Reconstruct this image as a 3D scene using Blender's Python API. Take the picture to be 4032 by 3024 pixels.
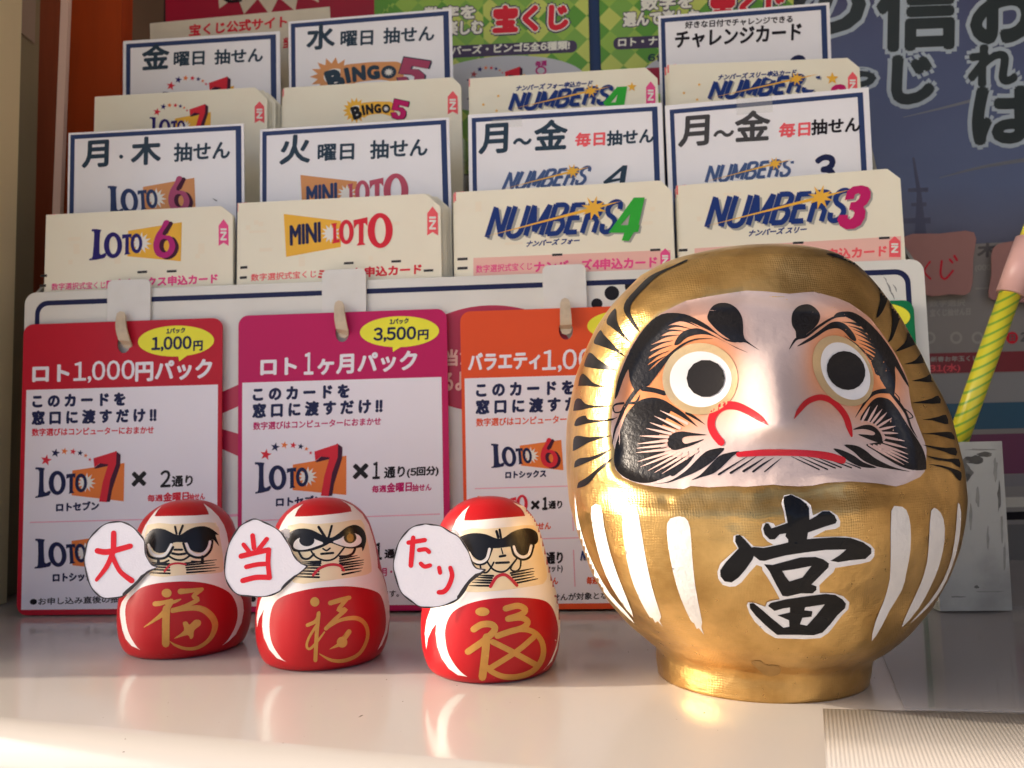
import bpy, bmesh, math, random, re
import numpy as np
from mathutils import Vector, Matrix
from mathutils.bvhtree import BVHTree
from mathutils.geometry import delaunay_2d_cdt, tessellate_polygon

random.seed(7)
for _o in list(bpy.data.objects):
    bpy.data.objects.remove(_o)
SC = bpy.context.scene
COL = SC.collection
R = math.radians

# ---------------------------------------------------------------- camera
F_PX, PITCH, ROLL, CAM_H = 3200.0, R(4.5), R(1.3), 0.0704     # photograph is 4032 x 3024
FW = np.array([0, math.cos(PITCH), math.sin(PITCH)])
_r0, _u0 = np.array([1.0, 0, 0]), np.array([0, -math.sin(PITCH), math.cos(PITCH)])
RT = math.cos(ROLL) * _r0 - math.sin(ROLL) * _u0
UP = math.sin(ROLL) * _r0 + math.cos(ROLL) * _u0
CAM = np.array([0, 0, CAM_H])
cam = bpy.data.objects.new('camera', bpy.data.cameras.new('camera'))
COL.objects.link(cam)
cam.matrix_world = Matrix(((RT[0], UP[0], -FW[0], 0), (RT[1], UP[1], -FW[1], 0), (RT[2], UP[2], -FW[2], CAM_H), (0, 0, 0, 1)))
cam.data.sensor_fit = 'HORIZONTAL'
cam.data.sensor_width = 36.0
cam.data.lens = 36.0 * F_PX / 4032.0
cam.data.clip_start = 0.01
cam.data.clip_end = 500
cam.data.dof.use_dof = True
cam.data.dof.focus_distance = 0.232
cam.data.dof.aperture_fstop = 30.0
SC.camera = cam

# ---------------------------------------------------------------- sky, sun, exposure
SUN_EL, SUN_AZ = R(24), R(-2.0)        # low sun from the left, its light travelling along +X
world = bpy.data.worlds.new('World')
SC.world = world
world.use_nodes = True
_nt = world.node_tree
_sky = _nt.nodes.new('ShaderNodeTexSky')
_sky.sky_type = 'NISHITA'
_sky.sun_disc = False
_sky.sun_elevation = SUN_EL
_sky.sun_rotation = R(270) - SUN_AZ
_sky.air_density = 0.4
_sky.dust_density = 4.5
_sky.ozone_density = 0.0
_nt.links.new(_sky.outputs[0], _nt.nodes['Background'].inputs[0])
_nt.nodes['Background'].inputs[1].default_value = 0.15
sun = bpy.data.objects.new('sun', bpy.data.lights.new('sun', 'SUN'))
COL.objects.link(sun)
sun.data.energy = 2.0
sun.data.angle = R(0.55)
sun.data.color = (1.0, 0.84, 0.66)
_d = Vector((math.cos(SUN_EL) * math.cos(SUN_AZ), math.cos(SUN_EL) * math.sin(SUN_AZ), -math.sin(SUN_EL)))
sun.rotation_euler = _d.to_track_quat('-Z', 'Y').to_euler()
sun.location = (-3, 0, 2)
SC.view_settings.view_transform = 'Standard'
SC.view_settings.look = 'None'
SC.view_settings.gamma = 1.0
SC.view_settings.exposure = 1.34
SC.render.film_transparent = False
SC.cycles.use_denoising = True
SC.cycles.sample_clamp_indirect = 6.0
SC.cycles.max_bounces = 8
SC.cycles.transparent_max_bounces = 16
SC.cycles.blur_glossy = 0.5

# ---------------------------------------------------------------- where a pixel of the photograph lies in the place
def ray(x, y):
    return FW + ((x - 2016) / F_PX) * RT - ((y - 1512) / F_PX) * UP
def onz(x, y, z=0.0):
    d = ray(x, y)
    return CAM + d * ((z - CAM_H) / d[2])
def onpl(x, y, P, n):
    d = ray(x, y)
    return CAM + d * (np.dot(P - CAM, n) / np.dot(d, n))

# card stand frame: u to the right along the stand, z up, w back into the shop
YAW = R(-4.06)
BO = onz(80, 2428)
BE = np.array([math.cos(YAW), math.sin(YAW), 0])
BN = np.array([-math.sin(YAW), math.cos(YAW), 0])
def bp(u, z, w):
    return BO + BE * u + BN * w + np.array([0, 0, z])
def buv(x, y, w):
    p = onpl(x, y, BO + BN * w, BN) - BO
    return float(p @ BE), float(p[2])
def Q(x0, y0, s):                      # points read off an enlarged detail of the photograph
    return lambda pts: [(x0 + p[0] * s, y0 + p[1] * s) for p in pts]

# ---------------------------------------------------------------- materials
def lin(c):
    c = c / 255.0
    return c / 12.92 if c <= 0.04045 else ((c + 0.055) / 1.055) ** 2.4
def alb(r, g, b, k=0.8):               # base colour of a thing that looks (r, g, b) in the open shade, where white paper looks (205, 197, 211)
    w = (0.61, 0.558, 0.651)
    return tuple(max(0.004, min(0.9, lin(c) * k / w[i])) for i, c in enumerate((r, g, b)))
MATS = {}
def mat(name, col, rough=0.5, spec=0.5, metal=0.0, mottle=0.0, mscale=60, bump=0.0, bscale=900, coat=0.0, stretch=None, dirt=None, trans=0.0, alpha=1.0):
    if name in MATS:
        return MATS[name]
    m = bpy.data.materials.new(name)
    m.use_nodes = True
    nt = m.node_tree
    b = nt.nodes['Principled BSDF']
    b.inputs['Base Color'].default_value = (*col, 1)
    b.inputs['Roughness'].default_value = rough
    b.inputs['Metallic'].default_value = metal
    b.inputs['Specular IOR Level'].default_value = spec
    b.inputs['Coat Weight'].default_value = coat
    b.inputs['Coat Roughness'].default_value = 0.12
    b.inputs['Transmission Weight'].default_value = trans
    b.inputs['Alpha'].default_value = alpha
    tc = nt.nodes.new('ShaderNodeTexCoord')
    mp = nt.nodes.new('ShaderNodeMapping')
    nt.links.new(tc.outputs['Object'], mp.inputs['Vector'])
    if stretch:
        mp.inputs['Scale'].default_value = stretch
    if mottle:
        n = nt.nodes.new('ShaderNodeTexNoise')
        n.inputs['Scale'].default_value = mscale
        n.inputs['Detail'].default_value = 5
        nt.links.new(mp.outputs[0], n.inputs['Vector'])
        mx = nt.nodes.new('ShaderNodeMix')
        mx.data_type = 'RGBA'
        d = dirt or tuple(c * 0.6 for c in col)
        mx.inputs['A'].default_value = (*col, 1)
        mx.inputs['B'].default_value = (*d, 1)
        rp = nt.nodes.new('ShaderNodeMapRange')
        rp.inputs['From Min'].default_value = 0.45
        rp.inputs['From Max'].default_value = 0.85
        rp.inputs['To Max'].default_value = mottle
        nt.links.new(n.outputs['Fac'], rp.inputs['Value'])
        nt.links.new(rp.outputs[0], mx.inputs['Factor'])
        nt.links.new(mx.outputs['Result'], b.inputs['Base Color'])
    if bump:
        n2 = nt.nodes.new('ShaderNodeTexNoise')
        n2.inputs['Scale'].default_value = bscale
        n2.inputs['Detail'].default_value = 3
        nt.links.new(mp.outputs[0], n2.inputs['Vector'])
        bm = nt.nodes.new('ShaderNodeBump')
        bm.inputs['Strength'].default_value = bump
        bm.inputs['Distance'].default_value = 0.0006
        nt.links.new(n2.outputs['Fac'], bm.inputs['Height'])
        nt.links.new(bm.outputs[0], b.inputs['Normal'])
    MATS[name] = m
    return m

PAPER = mat('laminated_white_paper', alb(216, 211, 222), 0.22, 0.5, mottle=0.25, mscale=25, dirt=alb(198, 190, 196), bump=0.05, bscale=60)
CREAM = mat('cream_card_stock', alb(220, 204, 196), 0.55, 0.35, mottle=0.35, mscale=35, dirt=alb(212, 190, 178))
CREAM2 = mat('cream_card_edge', alb(190, 172, 140), 0.7, 0.2)
WHITE = mat('white_card_print', alb(214, 203, 222), 0.4, 0.4, mottle=0.12, mscale=18)
NAVY = mat('navy_ink', alb(30, 34, 72), 0.4, 0.18)
NAVYB = mat('navy_frame_ink', alb(44, 56, 98), 0.3, 0.18)
BLUE = mat('blue_ink', alb(28, 48, 112), 0.4, 0.18)
INKV = mat('violet_navy_ink', alb(38, 30, 100), 0.4, 0.18)
SLATE = mat('dark_slate_ink', alb(42, 56, 74), 0.3, 0.18)
BLACK = mat('black_ink', alb(28, 24, 30), 0.4, 0.18)
REDC = mat('red_card', alb(172, 28, 48), 0.35, 0.18, mottle=0.1, mscale=14)
PINKC = mat('magenta_card', alb(172, 28, 88), 0.35, 0.18, mottle=0.1, mscale=14)
ORNC = mat('orange_card', alb(205, 74, 40), 0.35, 0.18, mottle=0.1, mscale=14)
GRNC = mat('green_card', alb(14, 104, 66), 0.35, 0.18)
YEL = mat('yellow_ink', alb(228, 204, 62), 0.4, 0.18)
ORN = mat('orange_ink', alb(236, 160, 62), 0.5, 0.18)
ORN2 = mat('deep_orange_ink', alb(212, 112, 58), 0.5, 0.18)
ORN3 = mat('tan_orange_ink', alb(196, 132, 90), 0.3, 0.18)
RED = mat('red_ink', alb(196, 40, 58), 0.5, 0.18)
REDL = mat('light_red_ink', alb(228, 84, 96), 0.5, 0.18)
PINK = mat('pink_ink', alb(212, 74, 134), 0.5, 0.18)
PINKB = mat('pale_pink_band', alb(214, 164, 162), 0.5, 0.18)
PINKL = mat('pale_pink_line', alb(214, 150, 176), 0.5, 0.18)
MAG = mat('magenta_ink', alb(164, 36, 112), 0.5, 0.18)
MAG2 = mat('crimson_ink', alb(176, 28, 96), 0.5, 0.18)
DMAG = mat('dark_plum_ink', alb(64, 26, 50), 0.5, 0.18)
GRN = mat('green_ink', alb(48, 150, 54), 0.5, 0.18)
GREYS = mat('grey_shadow_ink', alb(150, 145, 146), 0.5, 0.18)
BURST = mat('white_burst_ink', alb(210, 200, 205), 0.5, 0.18)

# ---------------------------------------------------------------- 2-D outlines
def cr(pts, n=6, closed=True):         # smooth curve through points
    out, N = [], len(pts)
    for i in range(N if closed else N - 1):
        p = [np.array(pts[(i + k) % N] if closed else pts[min(max(i + k, 0), N - 1)], float) for k in (-1, 0, 1, 2)]
        for j in range(n):
            t = j / n
            out.append(tuple(0.5 * (2 * p[1] + (p[2] - p[0]) * t + (2 * p[0] - 5 * p[1] + 4 * p[2] - p[3]) * t * t + (3 * p[1] - p[0] - 3 * p[2] + p[3]) * t ** 3)))
    if not closed:
        out.append(tuple(map(float, pts[-1])))
    return out
def ell(cx, cy, rx, ry, n=40, rot=0.0):
    c, s = math.cos(rot), math.sin(rot)
    return [(cx + rx * math.cos(a) * c - ry * math.sin(a) * s, cy + rx * math.cos(a) * s + ry * math.sin(a) * c) for a in [2 * math.pi * i / n for i in range(n)]]
def star(cx, cy, r, r2, n=5, rot=-math.pi / 2, sx=1.0):
    return [(cx + sx * (r if i % 2 == 0 else r2) * math.cos(rot + math.pi * i / n), cy + (r if i % 2 == 0 else r2) * math.sin(rot + math.pi * i / n)) for i in range(2 * n)]
def stroke(pts, w, smooth=5, rnd=True, ends=(1, 1)):   # w: width, or list of widths along the line
    W = list(w) if isinstance(w, (list, tuple)) else [w] * len(pts)
    P = [(p[0], p[1], W[i]) for i, p in enumerate(pts)]
    if smooth and len(P) > 2:
        P = cr(P, smooth, False)
    P = np.array(P, float)
    d = np.gradient(P[:, :2], axis=0)
    d /= np.maximum(np.linalg.norm(d, axis=1, keepdims=True), 1e-9)
    nrm = np.stack([-d[:, 1], d[:, 0]], 1)
    h = np.maximum(P[:, 2:3], 0.3) / 2
    a, b = P[:, :2] + nrm * h, P[:, :2] - nrm * h
    out = [tuple(p) for p in a]
    if rnd and h[-1, 0] > 1:
        for k in (1, 2, 3):
            t = math.pi * k / 4
            out.append(tuple(P[-1, :2] + nrm[-1] * h[-1] * math.cos(t) + d[-1] * h[-1] * math.sin(t)))
    out += [tuple(p) for p in b[::-1]]
    if rnd and h[0, 0] > 1:
        for k in (1, 2, 3):
            t = math.pi * k / 4
            out.append(tuple(P[0, :2] - nrm[0] * h[0] * math.cos(t) - d[0] * h[0] * math.sin(t)))
    return out
def rrect(x0, y0, x1, y1, r, n=6):
    out = []
    for cx, cy, a0 in ((x1 - r, y1 - r, 0), (x0 + r, y1 - r, 90), (x0 + r, y0 + r, 180), (x1 - r, y0 + r, 270)):
        for i in range(n + 1):
            a = R(a0 + 90 * i / n)
            out.append((cx + r * math.cos(a), cy + r * math.sin(a)))
    return out
def aff(src, dst):                      # map three reference points to three others
    A = np.array([[p[0], p[1], 1] for p in src], float)
    M = np.linalg.solve(A, np.array(dst, float))
    return lambda pts: [tuple(np.array([p[0], p[1], 1]) @ M) for p in pts]

# ---------------------------------------------------------------- objects
def tag(o, label, cat, group=None, kind=None):
    if label: o['label'] = label
    if cat: o['category'] = cat
    if group: o['group'] = group
    if kind: o['kind'] = kind
    return o
def wloc(o):
    v = Vector((0, 0, 0))
    while o:
        v += o.location
        o = o.parent
    return v
def obj(name, V, Fc, mats, parent=None, fm=None, smooth=False, base=None):
    """one mesh object from world-space vertices; its origin sits at its foot (or at its parent's)"""
    V = np.array(V, float).reshape(-1, 3)
    if parent is None:
        loc = Vector(base) if base is not None else Vector(((V[:, 0].min() + V[:, 0].max()) / 2, (V[:, 1].min() + V[:, 1].max()) / 2, V[:, 2].min()))
        off = loc
    else:
        loc = Vector((0, 0, 0))
        off = wloc(parent)
    me = bpy.data.meshes.new(name)
    me.from_pydata([tuple(v) for v in (V - np.array(off))], [], [tuple(int(i) for i in f) for f in Fc])
    for m in (mats if isinstance(mats, (list, tuple)) else [mats]):
        me.materials.append(m)
    if fm is not None:
        me.polygons.foreach_set('material_index', np.array(fm, dtype=np.int32))
    if smooth:
        me.polygons.foreach_set('use_smooth', np.ones(len(me.polygons), dtype=bool))
    me.update()
    o = bpy.data.objects.new(name, me)
    COL.objects.link(o)
    o.location = loc
    if parent is not None:
        o.parent = parent
    return o
def empty(name, loc):
    o = bpy.data.objects.new(name, None)
    COL.objects.link(o)
    o.location = Vector(loc)
    o.empty_display_size = 0.01
    return o
def tess(loops):
    return [tuple(t) for t in tessellate_polygon([[Vector((p[0], p[1], 0)) for p in l] for l in loops])]
def prism(name, P3, back, mats, parent=None, holes=(), smooth=False, **k):
    """solid sheet: outline P3 (3-D, planar) pushed along vector back"""
    loops3 = [list(map(np.array, P3))] + [list(map(np.array, h)) for h in holes]
    n = np.array(back, float)
    nn = n / np.linalg.norm(n)
    a = np.cross(nn, [0, 0, 1.0])
    if np.linalg.norm(a) < 0.1: a = np.array([1.0, 0, 0])
    a /= np.linalg.norm(a)
    b = np.cross(a, nn)
    loops2 = [[(p @ a, p @ b) for p in l] for l in loops3]
    T = tess(loops2)
    fl = [p for l in loops3 for p in l]
    N = len(fl)
    V = fl + [p + n for p in fl]
    Fc = []
    for t in T:
        q = [fl[i] for i in t]
        if np.dot(np.cross(q[1] - q[0], q[2] - q[0]), n) > 0: t = t[::-1]
        Fc.append(t)
        Fc.append(tuple(i + N for i in t[::-1]))
    s = 0
    for l in loops3:
        m = len(l)
        for i in range(m):
            j = (i + 1) % m
            Fc.append((s + i, s + j, s + j + N, s + i + N))
        s += m
    o = obj(name, V, Fc, mats, parent, **k)
    me = o.data
    bm = bmesh.new(); bm.from_mesh(me)
    bmesh.ops.recalc_face_normals(bm, faces=bm.faces)
    bm.to_mesh(me); bm.free()
    return o
def boxv(p0, p1):
    (x0, y0, z0), (x1, y1, z1) = p0, p1
    V = [(x, y, z) for z in (z0, z1) for y in (y0, y1) for x in (x0, x1)]
    Fc = [(0, 2, 3, 1), (4, 5, 7, 6), (0, 1, 5, 4), (2, 6, 7, 3), (0, 4, 6, 2), (1, 3, 7, 5)]
    return V, Fc
def box(name, p0, p1, m, parent=None, bev=0.0):
    V, Fc = boxv(p0, p1)
    o = obj(name, V, Fc, m, parent)
    if bev:
        md = o.modifiers.new('bevel', 'BEVEL'); md.width = bev; md.segments = 3
    return o
def bbox(name, u0, u1, z0, z1, w0, w1, m, parent=None, bev=0.0):      # box in the stand's frame
    V = [bp(u, z, w) for z in (z0, z1) for w in (w0, w1) for u in (u0, u1)]
    o = obj(name, V, boxv((0, 0, 0), (1, 1, 1))[1], m, parent)
    if bev:
        md = o.modifiers.new('bevel', 'BEVEL'); md.width = bev; md.segments = 3
    return o

# ---------------------------------------------------------------- print on flat things
_GL = {}
def _outline(s):
    c = bpy.data.curves.new('t', 'FONT')
    c.body = s; c.size = 1.0; c.resolution_u = 3
    o = bpy.data.objects.new('t', c)
    COL.objects.link(o)
    me = bpy.data.meshes.new_from_object(o.evaluated_get(bpy.context.evaluated_depsgraph_get()))
    V = np.array([v.co[:2] for v in me.vertices]).reshape(-1, 2)
    Fc = [tuple(p.vertices) for p in me.polygons]
    bpy.data.objects.remove(o); bpy.data.curves.remove(c); bpy.data.meshes.remove(me)
    return V, Fc
def glyphs(s):
    if s not in _GL:
        runs, V, Fc, x = re.findall(r'[0-9]|,|[^0-9,]+', s), np.zeros((0, 2)), [], 0.0
        if len(runs) == 1 and not s.isdigit(): V, Fc = _outline(s)
        else:
            for r in runs:                  # figures take the even-width sans forms, set tight
                v, f = _outline(chr(ord(r) + 0xFEE0) if r.isdigit() else r)
                gap = 0.06 if r == ',' else 0.10
                v = v - np.array([v[:, 0].min(), 0]) + np.array([x, 0])
                if r == ',': v = v + np.array([0, 0.02])
                Fc += [tuple(i + len(V) for i in q) for q in f]
                V = np.concatenate([V, v])
                x = v[:, 0].max() + gap + (0.08 if r.endswith(' ') else 0)
        mn, mx = V.min(0), V.max(0)
        _GL[s] = ((V - mn) / np.maximum(mx - mn, 1e-6), Fc)
    return _GL[s]
SUB = {'in_lettering': 'in_arrow', 'price_lettering': 'price_balloon', 'oval_lettering': 'oval_print', 'band_lettering': 'title_band'}
class Sheet:
    """a flat printed face: pixels of the photograph land on its plane"""
    def __init__(self, root, P, n):
        self.root, self.P, self.n, self.parts = root, np.array(P), np.array(n) / np.linalg.norm(n), {}
        self.micro = 0
    def at(self, x, y, off):
        return onpl(x, y, self.P + self.n * off, self.n)
    def _add(self, part, m, pts2, faces, layer):
        d = self.parts.setdefault(part, dict(V=[], F=[], fm=[], mats=[]))
        if m not in d['mats']: d['mats'].append(m)
        k, s = d['mats'].index(m), len(d['V'])
        self.micro = (self.micro + 1) % 9
        off = 0.00006 + 0.00005 * layer + 0.000004 * self.micro
        for p in pts2: d['V'].append(self.at(p[0], p[1], off))
        for f in faces:
            d['F'].append(tuple(i + s for i in f)); d['fm'].append(k)
    def poly(self, part, m, pts, layer=0, holes=()):
        loops = [list(pts)] + [list(h) for h in holes]
        self._add(part, m, [p for l in loops for p in l], tess(loops), layer)
    def textq(self, part, m, s, BL, BR, TL, bold=0.0, layer=1):
        V, Fc = glyphs(s)
        BL, ex, ey = np.array(BL, float), np.array(BR, float) - BL, np.array(TL, float) - BL
        base = BL + V[:, :1] * ex + V[:, 1:] * ey
        sh = [(0, 0)] if not bold else [(0, 0), (bold, 0), (-bold, 0), (0, bold), (0, -bold), (bold * .7, bold * .7), (-bold * .7, -bold * .7), (bold * .7, -bold * .7), (-bold * .7, bold * .7)]
        for d in sh:
            self._add(part, m, [(p[0] + d[0], p[1] + d[1]) for p in base], Fc, layer)
    def text(self, part, m, s, x0, y0, x1, y1, h, bold=0.0, layer=1, slant=0.0):
        self.textq(part, m, s, (x0, y0), (x1, y1), (x0 + slant + h * (y1 - y0) / max(1, x1 - x0) * -0.5, y0 - h), bold, layer)
    def line(self, part, m, pts, w, layer=1):
        self.poly(part, m, stroke(pts, w, 0, False), layer)
    def done(self):
        made = {}
        for name in sorted(self.parts, key=lambda k: k in SUB):
            d = self.parts[name]
            o = obj(name.split('#')[0], d['V'], d['F'], d['mats'], made.get(SUB.get(name), self.root), fm=d['fm'])
            made[name] = o
            # all print faces towards the viewer
            bm = bmesh.new(); bm.from_mesh(o.data)
            nv = Vector(self.n)
            for f in bm.faces:
                f.normal_update()
                if f.normal.dot(nv) < 0: f.normal_flip()
            bm.to_mesh(o.data); bm.free()
BFRONT = -BN
def bsheet(root, w):
    return Sheet(root, BO + BN * w, BFRONT)

# ---------------------------------------------------------------- paint on round things
def winding(P, L):
    P = np.asarray(P); w = np.zeros(len(P))
    L = np.asarray(L)
    for i in range(len(L)):
        a, b = L[i], L[(i + 1) % len(L)]
        up = (a[1] <= P[:, 1]) & (b[1] > P[:, 1])
        dn = (a[1] > P[:, 1]) & (b[1] <= P[:, 1])
        cross = (b[0] - a[0]) * (P[:, 1] - a[1]) - (P[:, 0] - a[0]) * (b[1] - a[1])
        w += np.where(up & (cross > 0), 1, 0) - np.where(dn & (cross < 0), 1, 0)
    return w
def densify(L, r):
    out = []
    for i in range(len(L)):
        a, b = np.array(L[i], float), np.array(L[(i + 1) % len(L)], float)
        n = max(1, int(np.linalg.norm(b - a) / r))
        out += [tuple(a + (b - a) * k / n) for k in range(n)]
    return out
class Round:
    """a painted body: outlines read off the photograph are laid on its surface"""
    def __init__(self, body, step=14, edge=0.00022, cut=0.06):
        self.edge, self.cut = edge, cut
        me = body.data
        off = np.array(wloc(body))
        self.bvh = BVHTree.FromPolygons([tuple(np.array(v.co) + off) for v in me.vertices], [tuple(p.vertices) for p in me.polygons])
        me.calc_loop_triangles()
        self.nrm = None
        self.step = step
        self.micro = 0
    def hit(self, x, y):
        d = ray(x, y)
        loc, n, i, t = self.bvh.ray_cast(Vector(CAM), Vector(d).normalized())
        return loc, n
    def tri(self, L, holes=(), step=None):
        step = step or self.step
        D = densify(L, step)
        loops = [D] + [densify(h, step) for h in holes]
        pts, edges = [], []
        for l in loops:
            s = len(pts)
            pts += l
            edges += [(s + i, s + (i + 1) % len(l)) for i in range(len(l))]
        A = np.array(D)
        x0, y0 = A.min(0); x1, y1 = A.max(0)
        gx, gy = np.meshgrid(np.arange(x0 + step / 2, x1, step), np.arange(y0 + step / 2, y1, step))
        G = np.stack([gx.ravel(), gy.ravel()], 1)
        if len(G):
            ins = winding(G, D) != 0
            for h in holes: ins &= winding(G, h) == 0
            pts += [tuple(p) for p in G[ins]]
        v, e, f, *_ = delaunay_2d_cdt([Vector(p) for p in pts], edges, [], 0, 1e-4, False)
        V = np.array([(p.x, p.y) for p in v])
        if not f: return V, []
        C = np.array([V[list(t)].mean(0) for t in f])
        ok = winding(C, D) != 0
        for h in holes: ok &= winding(C, h) == 0
        return V, [t for t, k in zip(f, ok) if k]
    def paint(self, name, m, shapes, parent, layer=1, holes=(), step=None, attr=None):
        VV, FF, px = [], [], []
        if not isinstance(shapes[0], list): shapes = [shapes]
        for L in shapes:
            V, Fc = self.tri(L, holes, step)
            self.micro = (self.micro + 1) % 9
            off = 0.00003 + 0.00005 * layer + 0.000004 * self.micro
            idx = {}
            for i, p in enumerate(V):
                loc, n = self.hit(*p)
                if loc is None: continue
                d = Vector(CAM) - loc
                d.normalize()
                if n.dot(d) < 0: n = -n
                if n.dot(d) < self.cut: continue
                idx[i] = len(VV)
                VV.append(loc + (n * 0.7 + d * 0.3) * (off + self.edge * (1 - abs(n.dot(d))) ** 2)); px.append(p)
            for t in Fc:
                if all(i in idx for i in t):
                    q = [VV[idx[i]] for i in t]
                    if max((q[0] - q[1]).length, (q[1] - q[2]).length, (q[0] - q[2]).length) < 0.02:
                        FF.append(tuple(idx[i] for i in t))
        if not FF: return None
        o = obj(name, [tuple(v) for v in VV], FF, m, parent, smooth=True)
        bm = bmesh.new(); bm.from_mesh(o.data)
        wl = wloc(o)
        for f in bm.faces:
            f.normal_update()
            if f.normal.dot(Vector(CAM) - (f.calc_center_median() + wl)) < 0: f.normal_flip()
        if attr is None: pass
        bm.to_mesh(o.data); bm.free()
        if attr is not None:
            a = o.data.attributes.new('tint', 'FLOAT', 'POINT')
            a.data.foreach_set('value', np.array([attr(p) for p in px], dtype=np.float32))
        return o
# ================================================================ the setting
def struct(o):
    o['kind'] = 'structure'
    return o
CTR = mat('glossy_cream_counter', (0.46, 0.435, 0.41), 0.11, 0.5, mottle=0.25, mscale=9, dirt=(0.42, 0.39, 0.365), bump=0.012, bscale=45)
_n = CTR.node_tree; _tc = _n.nodes.new('ShaderNodeTexCoord'); _no = _n.nodes.new('ShaderNodeTexNoise'); _no.inputs['Scale'].default_value = 14; _no.inputs['Detail'].default_value = 8; _no.inputs['Roughness'].default_value = 0.7
_mr = _n.nodes.new('ShaderNodeMapRange'); _mr.inputs['From Min'].default_value = 0.35; _mr.inputs['From Max'].default_value = 0.7; _mr.inputs['To Min'].default_value = 0.07; _mr.inputs['To Max'].default_value = 0.20
_n.links.new(_tc.outputs['Object'], _no.inputs['Vector']); _n.links.new(_no.outputs['Fac'], _mr.inputs['Value']); _n.links.new(_mr.outputs[0], _n.nodes['Principled BSDF'].inputs['Roughness'])
_e0, _e1 = onz(0, 2890), onz(1100, 3000)
_ed = (_e1 - _e0)[:2] / np.linalg.norm((_e1 - _e0)[:2])
_bk = np.array([-_ed[1], _ed[0]])
_prof = [(1.4, -0.05), (1.4, 0.0), (0.011, 0.0)] + [(0.011 - 0.011 * math.sin(R(a)), -0.011 + 0.011 * math.cos(R(a))) for a in range(9, 91, 9)] + [(0.0, -0.06), (0.02, -0.06)]
V, Fc = [], []
for t in (-0.5, -0.1, 0.3, 1.2):
    for d, z in _prof:
        p = _e0[:2] + _ed * t + _bk * d
        V.append((p[0], p[1], z))
n = len(_prof)
for i in range(3):
    for j in range(n):
        k = (j + 1) % n
        Fc.append((i * n + j, i * n + k, (i + 1) * n + k, (i + 1) * n + j))
o = struct(obj('counter', V, Fc, CTR, base=(0, 0.3, -0.06)))
bm = bmesh.new(); bm.from_mesh(o.data); bmesh.ops.recalc_face_normals(bm, faces=bm.faces); bm.to_mesh(o.data); bm.free()
for p in o.data.polygons: p.use_smooth = abs(p.normal.z) < 0.999 and abs(p.normal.z) > 0.001
# small dust specks and hairs lying on the counter
DUST = mat('dust_speck', (0.16, 0.14, 0.12), 0.9)
V, Fc = [], []
for i in range(120):
    x, y = random.uniform(-0.2, 0.2), random.uniform(0.2, 0.345)
    r = random.choice((0.00006, 0.00008, 0.0001, 0.00016)); a = random.uniform(0, 6.28)
    s = len(V)
    L = r * random.choice((1, 1, 1.6, 6 if i % 12 == 0 else 1))
    c, sn = math.cos(a), math.sin(a)
    for q in ((-L, -r), (L, -r), (L, r), (-L, r)):
        V.append((x + q[0] * c - q[1] * sn, y + q[0] * sn + q[1] * c, 0.0))
    V.append((x, y, r))
    Fc += [(s, s + 1, s + 4), (s + 1, s + 2, s + 4), (s + 2, s + 3, s + 4), (s + 3, s, s + 4)]
tag(obj('dust', V, Fc, DUST), 'tiny dark dust specks lying on the cream counter', 'dust', kind='stuff')
GRD = mat('pavement_grey', (0.46, 0.44, 0.41), 0.85, 0.3, mottle=0.5, mscale=3)
struct(obj('ground', [(-60, -60, -0.95), (60, -60, -0.95), (60, 60, -0.95), (-60, 60, -0.95)], [(0, 1, 2, 3)], GRD, base=(0, 0, -0.95)))  # unseen pavement, added and kept pale to bounce sunlight up at the stand
TAN = mat('tan_wall_paint', alb(208, 182, 152), 0.7, 0.3, mottle=0.2, mscale=12)
OLIVE = mat('olive_grey_paint', alb(140, 124, 104), 0.7, 0.3, mottle=0.3, mscale=20)
RBROWN = mat('red_brown_wood', alb(140, 70, 46), 0.55, 0.35, mottle=0.4, mscale=30, stretch=(6, 6, 1))
RORNG = mat('rust_orange_panel', alb(170, 64, 20), 0.6, 0.3, mottle=0.5, mscale=25, stretch=(5, 5, 0.6))
GBROWN = mat('grey_brown_paint', alb(112, 96, 84), 0.7, 0.3, mottle=0.3, mscale=10)
DARK = mat('dark_shop_interior', alb(58, 52, 58), 0.8, 0.2)
struct(box('wall_left', (-0.6, 0.284, 0.0005), (-0.25, 0.405, 0.619), TAN))
struct(box('wall_left_recess', (-0.6, 0.4052, 0.0005), (-0.262, 0.441, 0.619), OLIVE))
struct(box('pillar_left', (-0.6, 0.4412, 0.0005), (-0.272, 0.487, 0.619), RBROWN))
struct(box('wall_panel_left', (-0.6, 0.4902, 0.0005), (-0.2400, 0.505, 0.619), RORNG))
struct(box('wall_panel_inner', (-0.75, 0.60, 0.0005), (-0.2605, 0.62, 0.619), GBROWN))
struct(box('wall_trim', (-0.2603, 0.598, 0.0005), (-0.2545, 0.62, 0.619), mat('black_trim', (0.02, 0.02, 0.025), 0.5)))
struct(box('wall_back', (-0.8, 0.80, 0.0005), (1.1, 0.83, 0.619), DARK))
struct(box('added_wall_right', (0.34, -0.02, 0.0005), (0.40, 0.46, 0.619), mat('added_wall_brown', (0.10, 0.085, 0.075), 0.7)))  # unseen, added to keep sky light off the gold doll's right side
struct(box('added_roof', (-0.8, -0.20, 0.62), (1.1, 0.83, 0.66), mat('added_roof_board', (0.62, 0.60, 0.58), 0.8)))  # unseen, added to cut sky light on dolls and counter; pale for bounce
# grey metal box with a pale frame high on the left
rb = box('junction_box', (-0.29, 0.419, 0.292), (-0.2621, 0.437, 0.36), mat('grey_enamel', alb(108, 96, 90), 0.5), bev=0.002)
tag(rb, 'grey metal box high on the wall at the top left corner', 'box')
box('cover_frame', (-0.2621, 0.4215, 0.3), (-0.2605, 0.4345, 0.352), mat('pale_enamel', alb(150, 128, 118), 0.5), rb)

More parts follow.
